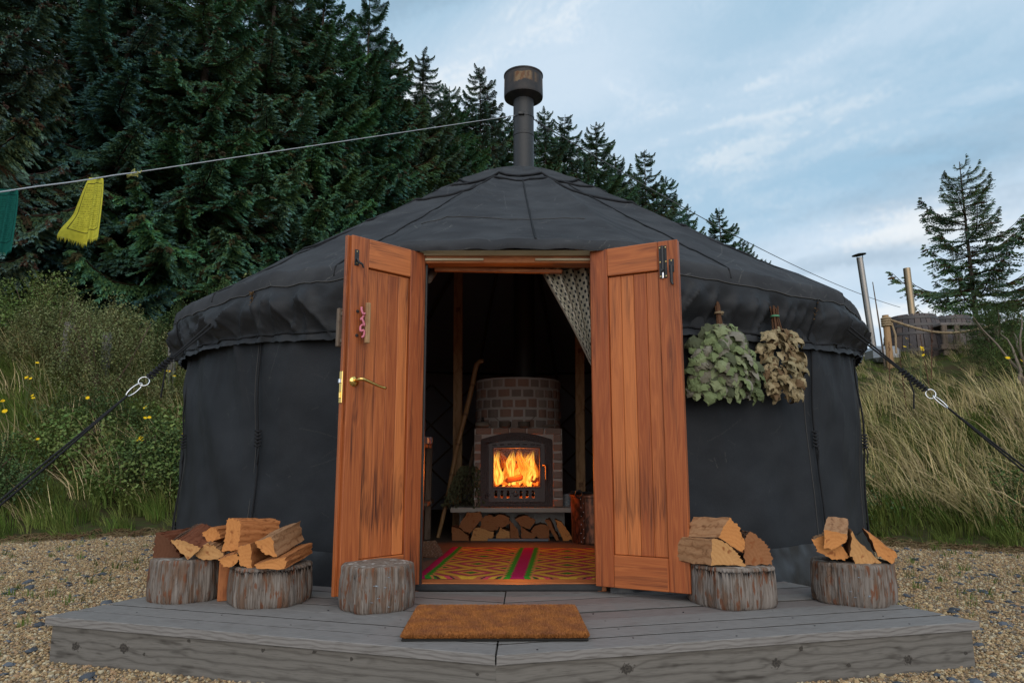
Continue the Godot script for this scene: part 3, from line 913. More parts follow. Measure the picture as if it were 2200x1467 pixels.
# ---------------------------------------------------------------- stove and what stands round it
func log_mesh(face: Array, z: float, e: Vector3, bark_edges: Array, k: int) -> Array:
	# near face drawn as a polygon (x, y) at depth z, the log runs along e; returns [wood mesh, bark mesh or null, base]
	var n := face.size()
	var c := Vector2.ZERO
	var low := 99.0
	for p in face:
		c += Vector2(p[0], p[1]) / n
		low = minf(low, p[1])
	var base := Vector3(c.x, low, z)
	var seg := 8
	var long := 6
	var ring := []
	var bark := []
	for i in n:
		var a := Vector2(face[i][0], face[i][1])
		var b := Vector2(face[(i + 1) % n][0], face[(i + 1) % n][1])
		for s in seg:
			ring.append(a.lerp(b, s / float(seg)))
			bark.append(bark_edges.has(i))
	var m := ring.size()
	var dir := e.normalized()
	var rows := []
	for j in long + 1:
		var t := j / float(long)
		var row := []
		for i in m:
			var q: Vector2 = ring[i]
			var r := q - c
			var g := 1.0 + 0.15 * nz.get_noise_3d(k * 37.0 + i * 7.0, t * 45.0, k * 5.0) - 0.07 * t
			if bark[i]: g += 0.03
			var w := 0.009 * nz.get_noise_3d(i * 30.0 + k * 11.0, t * 16.0, 3.0)
			row.append(Vector3(c.x + r.x * g + w, c.y + r.y * g + w * 0.6, z) + e * t - base)
		rows.append(row)
	var wood := begin()
	var brk := begin()
	var any := false
	for j in long:
		for i in m:
			var st := brk if bark[i] else wood
			any = any or bark[i]
			var u0 := e.length() * j / long
			var u1 := e.length() * (j + 1) / long
			var v0 := i * 0.015 + k * 0.37
			var a: Vector3 = rows[j][i]
			var b: Vector3 = rows[j][(i + 1) % m]
			var d: Vector3 = rows[j + 1][i]
			var f: Vector3 = rows[j + 1][(i + 1) % m]
			st.set_smooth_group((i / seg) + 1)
			tri(st, a, b, f, Vector2(u0, v0), Vector2(u0, v0 + 0.015), Vector2(u1, v0 + 0.015))
			tri(st, a, f, d, Vector2(u0, v0), Vector2(u1, v0 + 0.015), Vector2(u1, v0))
	var caps := []
	for j in [0, long]:
		var cap := begin()
		var mid := Vector3.ZERO
		for p in rows[j]: mid += p / m
		mid += dir * (0.004 if j == 0 else -0.004)
		var o := Vector2(k * 0.13, k * 0.21)
		for i in m:
			var a: Vector3 = rows[j][i]
			var b: Vector3 = rows[j][(i + 1) % m]
			tri(cap, mid, a, b, Vector2(mid.x, mid.y) + o, Vector2(a.x, a.y) + o, Vector2(b.x, b.y) + o)
		caps.append(done(cap))
	return [done(wood), done(brk) if any else null, base, caps]

func firewood(k: int, z: float, face: Array, e: Vector3, bark_edges: Array, tone: int, label: String, group: String, end_tone := -1) -> Node3D:
	var g := log_mesh(face, z, e, bark_edges, k)
	var o := thing("firewood_log", label, "log", g[2], 0.0, group)
	part("split_face", g[0], M.split[tone], o)
	if g[1]: part("bark", g[1], M.bark, o)
	for c in g[3]: part("sawn_end", c, M.ends[tone if end_tone < 0 else end_tone], o)
	return o

func stove() -> void:
	var cx := 0.055
	var o := thing("brick_stove", "round brick stove with black iron fire door on a white hearth slab", "stove", Vector3(cx, DECK, -6.45))
	var inv := Transform3D(Basis(), -o.position)
	var mortar := bump(mat(Color(0.42, 0.395, 0.375), 0.95, 0.2), M.rough_n, 0.5)
	var bricks := []
	for c in [Color(0.27, 0.175, 0.14), Color(0.25, 0.195, 0.17), Color(0.22, 0.185, 0.165), Color(0.29, 0.19, 0.15), Color(0.28, 0.24, 0.21)]:
		bricks.append(bump(mat(c, 0.95, 0.2), M.rough_n, 0.9))
	rng.seed = 31
	# hearth
	var slab_m := bump(mat(Color(0.34, 0.325, 0.30), 0.8, 0.3), M.rough_n, 0.5)
	part("hearth_base", bbox(Vector3(0.92, 0.22, 0.55), 0.008), bump(mat(Color(0.33, 0.32, 0.31), 0.9, 0.2), M.rough_n, 0.8), o, inv * at(Vector3(0.0, 0.315, -6.50)))
	part("hearth_slab", bbox(Vector3(1.03, 0.042, 0.80), 0.006), slab_m, o, inv * at(Vector3(-0.005, 0.446, -6.42)))
	# core in mortar: two cheeks, a back and a lintel round the firebox, and the drum
	part("mortar", bbox(Vector3(0.115, 0.66, 0.42), 0.004), mortar, o, inv * at(Vector3(-0.268, 0.80, -6.285)))
	part("mortar", bbox(Vector3(0.145, 0.66, 0.42), 0.004), mortar, o, inv * at(Vector3(0.36, 0.80, -6.285)))
	part("mortar", bbox(Vector3(0.51, 0.10, 0.42), 0.004), mortar, o, inv * at(Vector3(0.04, 1.08, -6.285)))
	part("mortar", bbox(Vector3(0.51, 0.66, 0.08), 0.004), mortar, o, inv * at(Vector3(0.04, 0.80, -6.50)))
	var dz := -6.565
	part("mortar", lathe([Vector2(0.0, 1.135), Vector2(0.390, 1.135), Vector2(0.390, 1.588), Vector2(0.0, 1.6)], 64), mortar, o, inv * at(Vector3(cx, 0, dz)))
	for row in 5:
		var y := 1.142 + row * 0.09
		var a := PI + rf(0.0, 0.3)
		while a < PI + TAU - 0.12:
			var wa := rf(0.24, 0.325)
			if a + wa > PI + TAU + 0.1: break
			var h := rf(0.066, 0.078)
			var st := begin()
			var gap := 0.052
			var r0 := 0.376
			var r1 := 0.397 + rf(0.0, 0.007)
			var aa := a + gap / 2
			var ab := a + wa - gap / 2
			var jit := func() -> float: return rf(-0.003, 0.003)
			var lo: float = y + jit.call()
			var hi: float = y + h + jit.call()
			var prev := []
			for i in 4:
				var th: float = lerpf(aa, ab, i / 3.0)
				var edge := 0.006 if i == 0 or i == 3 else 0.0
				var s := Vector3(sin(th), 0, cos(th))
				var cur := [s * r0 + Vector3(0, lo, 0), s * (r1 - edge) + Vector3(0, lo + 0.004 + jit.call(), 0), s * (r1 - edge) + Vector3(0, hi - 0.004 + jit.call(), 0), s * r0 + Vector3(0, hi, 0)]
				if i == 0 or i == 3: fquad(st, cur[0], cur[1], cur[2], cur[3])
				if i > 0:
					for q in 3: fquad(st, prev[q], prev[q + 1], cur[q + 1], cur[q])
				prev = cur
			part("brick", done(st), bricks[rng.randi() % 5], o, inv * at(Vector3(cx, 0, dz)))
			a += wa
	# flat front: brick ends up both cheeks, a flat course over the iron arch
	for row in 8:
		var y := 0.50 + row * 0.078
		part("brick", bbox(Vector3(0.078 + rf(-0.012, 0.006), 0.058, 0.05), 0.005, Vector2.ZERO, 0.003), bricks[(row * 2 + 3) % 4], o, inv * at(Vector3(0.391, y, -6.085 + rf(-0.002, 0.003)), eul(0, 0, rf(-0.03, 0.03))))
		part("brick", bbox(Vector3(0.058 + rf(-0.01, 0.004), 0.058, 0.05), 0.005, Vector2.ZERO, 0.003), bricks[(row * 3 + 1) % 4], o, inv * at(Vector3(-0.292, y, -6.085 + rf(-0.002, 0.003)), eul(0, 0, rf(-0.03, 0.03))))
		if row < 7:
			for q in 3:
				part("brick", bbox(Vector3(0.05, 0.058, 0.115), 0.005, Vector2.ZERO, 0.003), bricks[(row + q) % 5], o, inv * at(Vector3(0.412, y, -6.19 - q * 0.14)))
	for q in 5:
		part("brick", bbox(Vector3(0.135, 0.052, 0.05), 0.005, Vector2.ZERO, 0.003), bricks[[0, 3, 0, 3, 1][q]], o, inv * at(Vector3(-0.245 + q * 0.15, 1.107, -6.085)))
	# iron surround with a low arch, and the fire door with glass and air slots
	var iron := bump(mat(Color(0.055, 0.04, 0.042), 0.55, 0.5), noise_tex(0.09, 2, 128, 44, FastNoiseLite.TYPE_CELLULAR), 0.5)
	iron.uv1_triplanar = true
	iron.uv1_scale = Vector3(7, 7, 7)
	var smooth_iron := bump(mat(Color(0.06, 0.042, 0.045), 0.45, 0.5), M.fine_n, 0.04)
	smooth_iron.uv1_triplanar = true
	smooth_iron.uv1_scale = Vector3(6, 6, 6)
	var arch := PackedVector2Array([Vector2(-0.268, 0.475), Vector2(0.345, 0.475), Vector2(0.345, 1.03)])
	for i in 13:
		var u := i / 12.0
		arch.append(Vector2(lerpf(0.335, -0.258, u), 1.04 + 0.055 * sin(PI * u)))
	arch.append(Vector2(-0.268, 1.03))
	var sur := CSGPolygon3D.new()
	sur.name = "iron_surround"
	sur.polygon = arch
	sur.depth = 0.022
	sur.material = iron
	o.add_child(sur)
	sur.transform = inv * at(Vector3(0, 0, -6.033))
	var cut := CSGBox3D.new()
	cut.name = "opening"
	cut.operation = CSGShape3D.OPERATION_SUBTRACTION
	cut.size = Vector3(0.44, 0.455, 0.2)
	cut.position = Vector3(0.04, 0.755, 0)
	sur.add_child(cut)
	var dp := PackedVector2Array([Vector2(-0.198, 0.515), Vector2(0.278, 0.515), Vector2(0.278, 0.995)])
	for i in 9:
		var u := i / 8.0
		dp.append(Vector2(lerpf(0.27, -0.19, u), 0.998 + 0.03 * sin(PI * u)))
	dp.append(Vector2(-0.198, 0.995))
	var fd := CSGPolygon3D.new()
	fd.name = "fire_door"
	fd.polygon = dp
	fd.depth = 0.018
	fd.material = smooth_iron
	o.add_child(fd)
	fd.transform = inv * at(Vector3(0, 0, -6.012))
	var hole := func(c: Vector2, s: Vector2) -> void:
		var b := CSGBox3D.new()
		b.name = "opening"
		b.operation = CSGShape3D.OPERATION_SUBTRACTION
		b.size = Vector3(s.x, s.y, 0.2)
		b.position = Vector3(c.x, c.y, 0)
		fd.add_child(b, true)
	hole.call(Vector2(0.04, 0.80), Vector2(0.39, 0.335))
	for sx in [-0.135, -0.085, -0.033, 0.075, 0.127, 0.178]:
		hole.call(Vector2(sx, 0.578), Vector2(0.022, 0.062))
	for sx in [-0.15, -0.085, -0.02, 0.045, 0.11, 0.175, 0.225]:
		part("louvre", bbox(Vector3(0.036, 0.012, 0.008), 0.002), iron, o, inv * at(Vector3(sx, 0.992 - 0.0 + 0.006 * cos((sx - 0.04) * 9.0) - 0.004, -6.011)))
	for e in [[Vector3(0.04, 0.965, -6.012), Vector3(0.41, 0.012, 0.012)], [Vector3(0.04, 0.635, -6.012), Vector3(0.41, 0.012, 0.012)]]:
		part("glass_frame", bbox(e[1], 0.003), smooth_iron, o, inv * at(e[0]))
	for sx in [-0.159, 0.239]:
		part("glass_frame", bbox(Vector3(0.012, 0.32, 0.012), 0.003), smooth_iron, o, inv * at(Vector3(sx, 0.80, -6.012)))
	part("damper_knob", lathe([Vector2(0.0, 0.022), Vector2(0.016, 0.020), Vector2(0.021, 0.012), Vector2(0.012, 0.0)], 20), smooth_iron, o, inv * at(Vector3(0.03, 0.580, -6.012), eul(PI / 2, 0, 0)))
	part("damper_tab", bbox(Vector3(0.03, 0.007, 0.007), 0.002), smooth_iron, o, inv * at(Vector3(0.008, 0.584, -6.005)))
	part("hinge", tube([Vector3(-0.225, 0.975, -6.005), Vector3(-0.225, 1.01, -6.005), Vector3(-0.19, 1.012, -6.0)], [0.009], 8), smooth_iron, o, inv)
	part("hinge", tube([Vector3(-0.215, 0.55, -6.005), Vector3(-0.215, 0.585, -6.005), Vector3(-0.19, 0.57, -6.0)], [0.008], 8), smooth_iron, o, inv)
	part("door_handle", tube([Vector3(0.262, 0.815, -6.01), Vector3(0.27, 0.82, -5.975), Vector3(0.288, 0.815, -5.965), Vector3(0.29, 0.70, -5.962)], [0.008, 0.009, 0.010, 0.011], 9), smooth_iron, o, inv)
	var glass := mat(Color(0.9, 0.6, 0.4), 0.05, 0.25)
	glass.albedo_color.a = 0.04
	glass.transparency = BaseMaterial3D.TRANSPARENCY_ALPHA
	var pane := QuadMesh.new()
	pane.size = Vector2(0.396, 0.34)
	part("glass_pane", pane, glass, o, inv * at(Vector3(0.04, 0.80, -6.026)))
	# firebox lined with burnt brick
	var soot := mat(Color(0.10, 0.055, 0.035), 0.95, 0.1)
	for b in [[Vector3(0.04, 0.80, -6.42), Vector3(0.42, 0.44, 0.02)], [Vector3(-0.185, 0.80, -6.24), Vector3(0.02, 0.46, 0.36)], [Vector3(0.265, 0.80, -6.24), Vector3(0.02, 0.46, 0.36)], [Vector3(0.04, 1.01, -6.24), Vector3(0.43, 0.02, 0.36)], [Vector3(0.04, 0.545, -6.24), Vector3(0.43, 0.02, 0.36)]]:
		part("firebox_lining", bbox(b[1], 0.003), soot, o, inv * at(b[0]))
	part("grate", bbox(Vector3(0.42, 0.012, 0.33), 0.003), iron, o, inv * at(Vector3(0.04, 0.632, -6.25)))
	fire()

func glow(c: Color, e: float, base: Color) -> StandardMaterial3D:
	var m := mat(base, 0.9, 0.1)
	m.emission_enabled = true
	m.emission = c.linear_to_srgb()
	m.emission_energy_multiplier = e
	return m

func fire() -> void:
	var o := thing("wood_fire", "yellow and orange flames over burning logs behind the stove glass", "fire", Vector3(0.04, 0.64, -6.22))
	var inv := Transform3D(Basis(), -o.position)
	rng.seed = 91
	# ember bed
	var emb := glow(Color(1.0, 0.16, 0.012), 1.1, Color(0.08, 0.03, 0.02))
	var emb2 := glow(Color(1.0, 0.32, 0.04), 2.0, Color(0.08, 0.03, 0.02))
	var ash := mat(Color(0.035, 0.02, 0.015), 0.95, 0.1)
	for i in 90:
		var p := Vector3(rf(-0.14, 0.22), 0.643 + rf(0.0, 0.022), rf(-6.34, -6.08))
		part("ember", bbox(Vector3(rf(0.012, 0.036), rf(0.010, 0.026), rf(0.012, 0.03)), 0.003, Vector2.ZERO, 0.002), [emb, ash, emb2, ash, emb][i % 5], o, inv * at(p, eul(rf(0, 3), rf(0, 3), rf(0, 3))))
	for q in [[Vector3(0.02, 0.70, -6.14), Vector3(0.16, 0.05, 0.055), 0.16, 0.25], [Vector3(0.0, 0.79, -6.20), Vector3(0.13, 0.055, 0.06), 0.75, -0.2], [Vector3(0.19, 0.69, -6.16), Vector3(0.10, 0.06, 0.07), -0.3, 0.5], [Vector3(-0.06, 0.675, -6.2), Vector3(0.12, 0.05, 0.08), 0.1, -0.4]]:
		var l := part("burning_log", bbox(q[1], 0.012, Vector2.ZERO, 0.006), glow(Color(1.0, 0.10, 0.01), 0.13, Color(0.04, 0.02, 0.012)), o, inv * at(q[0], eul(0.1, q[3], q[2])))
	# flames: tapering, twisting tongues, hot and pale at the core, orange at edge and tip
	var tex := func(core: Color, edge: Color, sd: int) -> ImageTexture:
		var n := FastNoiseLite.new()
		n.seed = sd
		n.frequency = 1.0
		n.fractal_octaves = 3
		return paint(64, 128, func(x: int, y: int) -> Color:
			var u := x / 64.0
			var v := y / 128.0
			var lick := n.get_noise_3d(cos(TAU * u) * 1.6, sin(TAU * u) * 1.6, v * 2.2)
			var hot := clampf(0.85 - v * 0.7 + lick * 1.7, 0.0, 1.0)
			var c := mixc(edge, core, hot)
			c.a = clampf(0.22 + 0.8 * hot, 0.0, 1.0) * smoothstep(1.0, 0.6, v)
			return c)
	var mats := []
	for k in 3:
		var m := StandardMaterial3D.new()
		m.albedo_color = Color(0, 0, 0, 1)
		m.albedo_texture = tex.call([Color(1, 0.64, 0.09), Color(1, 0.48, 0.04), Color(1.0, 0.28, 0.02)][k], [Color(1.0, 0.20, 0.012), Color(1.0, 0.13, 0.008), Color(0.85, 0.065, 0.004)][k], 100 + k)
		m.emission_enabled = true
		m.emission_operator = BaseMaterial3D.EMISSION_OP_MULTIPLY
		m.emission = Color(1, 1, 1)
		m.emission_texture = m.albedo_texture
		m.emission_energy_multiplier = [1.25, 0.95, 0.7][k]
		m.transparency = BaseMaterial3D.TRANSPARENCY_ALPHA
		m.roughness = 0.9
		m.specular_mode = BaseMaterial3D.SPECULAR_DISABLED
		mats.append(m)
	var spots := [[-0.115, 0.31, 0.030, 0], [-0.06, 0.30, 0.028, 2], [-0.02, 0.24, 0.026, 2], [0.03, 0.31, 0.034, 1], [0.065, 0.20, 0.030, 0], [0.10, 0.31, 0.034, 1], [0.14, 0.29, 0.030, 1], [0.17, 0.31, 0.036, 0], [0.205, 0.28, 0.022, 2], [-0.13, 0.22, 0.022, 2], [0.0, 0.31, 0.030, 0], [0.12, 0.16, 0.036, 0], [-0.085, 0.15, 0.030, 0], [0.195, 0.20, 0.026, 1], [0.05, 0.14, 0.026, 0], [0.155, 0.20, 0.028, 0], [-0.04, 0.18, 0.022, 1], [0.08, 0.30, 0.026, 2]]
	for i in spots.size():
		var s: Array = spots[i]
		var pts := []
		var rad := []
		var ph := rf(0, TAU)
		var sway := rf(0.02, 0.055)
		var zz := -6.14 - 0.03 * (i % 5)
		for j in 13:
			var t := j / 12.0
			pts.append(Vector3(s[0] + sway * sin(ph + t * 4.2) * t, 0.65 + s[1] * t, zz + 0.012 * cos(ph + t * 5.0)))
			rad.append(s[2] * (0.5 + 1.6 * t + 0.35 * sin(ph * 3.0 + t * 9.0)) * pow(1.0 - t, 0.75) * 1.45 + 0.0012)
		var st := SurfaceTool.new()
		st.begin(Mesh.PRIMITIVE_TRIANGLES)
		# uv: u round the tongue, v up it
		var sides := 14
		for j in 12:
			for q in sides:
				var v := []
				for e in [[j, q], [j, q + 1], [j + 1, q + 1], [j + 1, q]]:
					var a: float = TAU * e[1] / sides
					v.append([pts[e[0]] + Vector3(cos(a) * rad[e[0]], 0, sin(a) * rad[e[0]] * 0.5), Vector2(float(e[1]) / sides, e[0] / 12.0)])
				tri(st, v[0][0], v[1][0], v[2][0], v[0][1], v[1][1], v[2][1])
				tri(st, v[0][0], v[2][0], v[3][0], v[0][1], v[2][1], v[3][1])
		part("flame", done(st), mats[s[3]], o, inv)
	var l := OmniLight3D.new()
	l.name = "fire_glow"
	l.light_color = Color(1.0, 0.46, 0.13)
	l.light_energy = 0.42
	l.light_size = 0.05
	l.omni_range = 8.0
	l.omni_attenuation = 2.0
	l.shadow_enabled = true
	o.add_child(l)
	l.position = Vector3(0.0, 0.13, 0.135)

func interior() -> void:
	# logs drying under the hearth slab
	var names := ["split log with bark corner at the end of the hearth row beside the staff", "thick dark barked log lying high behind the corner of the hearth row", "pale wedge of split wood flat on the floor under the half round log", "half round log with a knot resting on two pale wedges", "small round log on top between the half round log and the tall wedge", "short pale block on the floor under the small round log", "tall thin wedge of wood standing beside the pale block", "broad split log lying on top at the middle of the hearth row", "ragged star shaped piece of split wood on the floor", "big half round log lying beside the ragged piece", "thin stick of split wood leaning between two larger logs", "leaning split log at the end of the hearth row beside the copper bucket"]
	var hearth := [
		[[[-0.502, 0.317], [-0.432, 0.297], [-0.362, 0.243], [-0.354, 0.195], [-0.5, 0.195]], [3], 2],
		[[[-0.433, 0.337], [-0.377, 0.426], [-0.265, 0.436], [-0.251, 0.378], [-0.355, 0.256], [-0.439, 0.31]], [0, 1, 2], 2],
		[[[-0.347, 0.206], [-0.306, 0.317], [-0.152, 0.276], [-0.166, 0.202]], [], 1],
		[[[-0.264, 0.31], [-0.251, 0.378], [-0.215, 0.405], [-0.181, 0.412], [-0.14, 0.385], [-0.111, 0.337], [-0.118, 0.29], [-0.236, 0.283]], [0, 1, 2, 3, 4, 5], 2],
		[[[-0.16, 0.351], [-0.153, 0.392], [-0.118, 0.412], [-0.069, 0.412], [-0.027, 0.385], [-0.024, 0.344], [-0.069, 0.313], [-0.125, 0.317]], [0, 1, 2, 3, 4, 5, 6, 7], 2],
		[[[-0.145, 0.206], [-0.097, 0.31], [-0.02, 0.276], [-0.02, 0.204]], [], 1],
		[[[-0.02, 0.365], [0.043, 0.297], [0.071, 0.208], [-0.013, 0.206]], [0], 2],
		[[[0.029, 0.378], [0.08, 0.40], [0.113, 0.406], [0.197, 0.371], [0.148, 0.297], [0.071, 0.324]], [0, 1], 2],
		[[[0.078, 0.317], [0.127, 0.283], [0.21, 0.249], [0.154, 0.202], [0.099, 0.199], [0.074, 0.243]], [], 1],
		[[[0.155, 0.283], [0.19, 0.32], [0.239, 0.337], [0.285, 0.33], [0.309, 0.30], [0.308, 0.205], [0.224, 0.215]], [0, 1, 2, 3], 2],
		[[[0.274, 0.365], [0.309, 0.378], [0.391, 0.205], [0.364, 0.21]], [0], 2],
		[[[0.358, 0.378], [0.421, 0.344], [0.503, 0.222], [0.426, 0.196], [0.399, 0.256]], [0], 1]]
	for i in hearth.size():
		firewood(40 + i, -5.97 + 0.008 * (i % 3), hearth[i][0], Vector3(rng.randf_range(-0.02, 0.02), -0.004, -0.25), hearth[i][1], hearth[i][2], names[i], "logs drying under the hearth", [2, 2, 1, 2, 2, 1, 2, 2, 2, 2, 2, 0][i])
	var bar := thing("floor_bar", "flat grey metal bar on the floor in front of the hearth logs", "bar", Vector3(0.05, 0.206, -5.93))
	part("bar", bbox(Vector3(0.50, 0.018, 0.05), 0.003), mat(Color(0.12, 0.15, 0.19), 0.5), bar, at(Vector3(0, 0.01, 0)))
	# on the ledge of the stove
	var lz := -6.10
	var s := thing("ledge_stone", "smooth grey stone at the end of the stove ledge under the small figure", "stone", Vector3(-0.255, 1.14, lz))
	part("stone", lathe([Vector2(0, 0), Vector2(0.05, 0.003), Vector2(0.068, 0.02), Vector2(0.055, 0.042), Vector2(0, 0.05)], 20, false), bump(mat(Color(0.17, 0.155, 0.13), 0.9), M.rough_n, 0.3), s)
	var cat := thing("cat_figure", "tiny dark cat figure sitting on the grey ledge stone", "figurine", Vector3(-0.255, 1.188, lz))
	var cm := mat(Color(0.012, 0.012, 0.013), 0.6)
	part("body", lathe([Vector2(0, 0), Vector2(0.017, 0.002), Vector2(0.015, 0.016), Vector2(0.008, 0.024), Vector2(0, 0.026)], 12, false), cm, cat)
	part("head", lathe([Vector2(0, 0.02), Vector2(0.012, 0.026), Vector2(0.012, 0.034), Vector2(0, 0.04)], 10, false), cm, cat)
	for e in [-0.008, 0.008]:
		part("ear", lathe([Vector2(0.005, 0.036), Vector2(0.0, 0.048)], 6), cm, cat, at(Vector3(e, 0, 0)))
	for b in [[-0.06, -1.0, "small dark bowl on the stove ledge with a ladle leaning outwards over the stone"], [0.105, 1.0, "small dark bowl on the stove ledge with a ladle leaning towards the driftwood"]]:
		var w := thing("ladle_bowl", b[2], "bowl", Vector3(b[0], 1.14, lz))
		part("bowl", lathe([Vector2(0, 0), Vector2(0.045, 0.0), Vector2(0.052, 0.008), Vector2(0.053, 0.05), Vector2(0.048, 0.05), Vector2(0.046, 0.01), Vector2(0, 0.008)], 24), bump(mat(Color(0.085, 0.075, 0.062), 0.8), M.rough_n, 0.3), w)
		part("ladle_handle", tube([Vector3(b[1] * 0.035, 0.04, 0), Vector3(b[1] * 0.10, 0.10, -0.01)], [0.0035, 0.003], 6), M.old_wood, w)
	var dw := thing("driftwood_piece", "flat grey piece of driftwood at the end of the stove ledge", "driftwood", Vector3(0.325, 1.14, lz))
	var st := begin()
	rng.seed = 6
	for i in 12:
		var a := Vector3(rf(-0.06, 0.03), rf(0.004, 0.02), rf(-0.03, 0.03))
		add_tube(st, [a, a + Vector3(rf(0.03, 0.06), rf(0.0, 0.016), rf(-0.01, 0.01))], [0.009, 0.004], 6)
	part("wood", done(st), bump(mat(Color(0.20, 0.175, 0.15), 0.95), M.rough_n, 0.5), dw)
	# walking staff with a crook, leaning at the post
	var sp := []
	var base := Vector3(-0.635, 0.206, -6.17)
	for i in 12:
		var t := i / 11.0
		sp.append(base.lerp(Vector3(-0.338, 1.66, -6.30), t) + Vector3(0.006 * sin(t * 9.0), 0, 0.005 * sin(t * 14.0)))
	sp.append(Vector3(-0.322, 1.715, -6.30)); sp.append(Vector3(-0.292, 1.745, -6.295)); sp.append(Vector3(-0.258, 1.748, -6.29))
	var staff := thing("walking_staff", "tall bent wooden staff with a crook leaning beside the stove", "staff", base)
	part("shaft", tube(sp, [0.017, 0.018, 0.019, 0.02, 0.02, 0.021, 0.021, 0.022, 0.022, 0.022, 0.023, 0.023, 0.023, 0.022, 0.02], 9), bump(mat(Color(0.27, 0.155, 0.065), 0.6), M.rough_n, 0.25), staff, Transform3D(Basis(), -base))
	for i in [2, 4, 6, 8, 10]:
		part("joint", tube([sp[i] - Vector3(0.002, 0.01, 0) - base, sp[i] + Vector3(0.002, 0.01, 0) - base], [0.0245], 9), bump(mat(Color(0.15, 0.075, 0.03), 0.6), M.rough_n, 0.2), staff)
	# leafy bath broom standing head down on the hearth
	var br := thing("leaf_broom", "dark green leafy birch broom standing head down on the hearth", "broom", Vector3(-0.39, 0.467, -6.085))
	st = begin()
	rng.seed = 14
	for i in 1500:
		var y := pow(rng.randf(), 0.8) * 0.34
		var a := rf(0, TAU)
		var r := (0.17 * pow(1.0 - y / 0.42, 0.7) + 0.012) * sqrt(rf(0.35, 1.0))
		var p := Vector3(cos(a) * r * 1.15 + 0.03 * y / 0.3, y + 0.012, sin(a) * r * 0.55)
		var l := rf(0.020, 0.038)
		var b := eul(rf(-0.9, 0.9), a + rf(-0.6, 0.6), rf(-1.8, -0.4))
		tri(st, p, p + b * Vector3(l * 0.5, l * 0.35, 0.003), p + b * Vector3(l, 0, 0))
		tri(st, p, p + b * Vector3(l, 0, 0), p + b * Vector3(l * 0.5, -l * 0.35, 0.003))
	var lv := part("leaves", done(st), mat(Color(0.085, 0.092, 0.05), 0.8, 0.3), br)
	lv.set_meta("kind", "stuff")
	st = begin()
	for i in 10:
		add_tube(st, [Vector3(rf(-0.06, 0.06), 0.12, rf(-0.03, 0.03)), Vector3(0.035 + rf(-0.012, 0.012), 0.36, rf(-0.01, 0.01)), Vector3(0.065 + rf(-0.014, 0.014), 0.50 + rf(-0.03, 0.03), rf(-0.012, 0.012))], [0.004], 5)
	part("twig_handle", done(st), mat(Color(0.07, 0.045, 0.03), 0.9), br)
	# copper bucket with lid ring and tongs
	var bp := Vector3(0.665, 0.205, -5.85)
	var bk := thing("copper_bucket", "old riveted copper bucket beside the stove", "bucket", bp)
	var cn := FastNoiseLite.new()
	cn.frequency = 1.0
	cn.fractal_octaves = 4
	var ct := paint(256, 128, func(x: int, y: int) -> Color:
		var n := cn.get_noise_3d(cos(TAU * x / 256.0) * 5.0, sin(TAU * x / 256.0) * 5.0, y * 0.04)
		return mixc(Color(0.30, 0.135, 0.085), Color(0.075, 0.05, 0.043), 0.5 + n * 1.4))
	var cop := tmat(ct, Vector2(1, 2.5), 0.42, 0.5)
	cop.metallic = 0.85
	part("pail", lathe([Vector2(0.0, 0.0), Vector2(0.175, 0.0), Vector2(0.178, 0.012), Vector2(0.185, 0.36), Vector2(0.192, 0.365), Vector2(0.192, 0.38), Vector2(0.18, 0.38), Vector2(0.17, 0.02), Vector2(0.0, 0.015)], 40), cop, bk)
	var strip := part("seam_strip", bbox(Vector3(0.045, 0.36, 0.006), 0.002), cop, bk, at(Vector3(-0.105, 0.185, 0.152), eul(0.0, -0.60, 0)))
	for i in 11:
		part("rivet", lathe([Vector2(0, 0.005), Vector2(0.005, 0.003), Vector2(0.006, 0)], 8), M.steel, strip, at(Vector3(0.012 if i % 2 else -0.012, -0.165 + i * 0.033, 0.0032), eul(PI / 2, 0, 0)))
	var ring := []
	for i in 13: ring.append(Vector3(-0.13 + 0.028 * cos(TAU * i / 12.0), 0.39 + 0.03 * sin(TAU * i / 12.0), 0.15))
	part("lug", tube(ring, [0.007], 7, false), M.black_iron, bk)
	var tg := thing("fire_tongs", "dark iron fire tongs lying across the copper bucket", "tongs", Vector3(0.56, 0.588, -5.78))
	part("arm", tube([Vector3(-0.10, 0.01, 0), Vector3(0.22, 0.004, 0)], [0.006], 7), M.black_iron, tg)
	part("arm", tube([Vector3(-0.08, 0.024, 0.02), Vector3(0.22, 0.008, 0.012)], [0.006], 7), M.black_iron, tg)
	var jar := thing("glass_jar", "small glass jar on the hearth slab behind the copper bucket", "jar", Vector3(0.475, 0.468, -6.2))
	var jg := mat(Color(0.5, 0.55, 0.6), 0.08, 0.5)
	jg.albedo_color.a = 0.35
	jg.transparency = BaseMaterial3D.TRANSPARENCY_ALPHA
	part("jar", lathe([Vector2(0, 0), Vector2(0.034, 0), Vector2(0.036, 0.01), Vector2(0.036, 0.09), Vector2(0.03, 0.1)], 20), jg, jar)
	# bench of slats by the wall, a glass lantern on it
	var bn := thing("slatted_bench", "dark wooden two tier bench inside by the yurt wall", "bench", Vector3(-0.95, 0.205, -5.95))
	for l in [[0.82, 0.05], [0.82, 0.32], [0.36, 0.28], [0.36, 0.55]]:
		part("slat", bbox(Vector3(0.66, 0.03, 0.20), 0.004, Vector2(l[0], l[1])), M.old_wood, bn, at(Vector3(-0.05, l[0] - 0.05, 0.45 - l[1])))
	for x in [-0.3, 0.24]:
		for zz in [0.42, -0.1]:
			part("leg", bbox(Vector3(0.76, 0.05, 0.05), 0.004, Vector2(x, zz)), M.old_wood, bn, at(Vector3(x, 0.38, zz), eul(0, 0, PI / 2)))
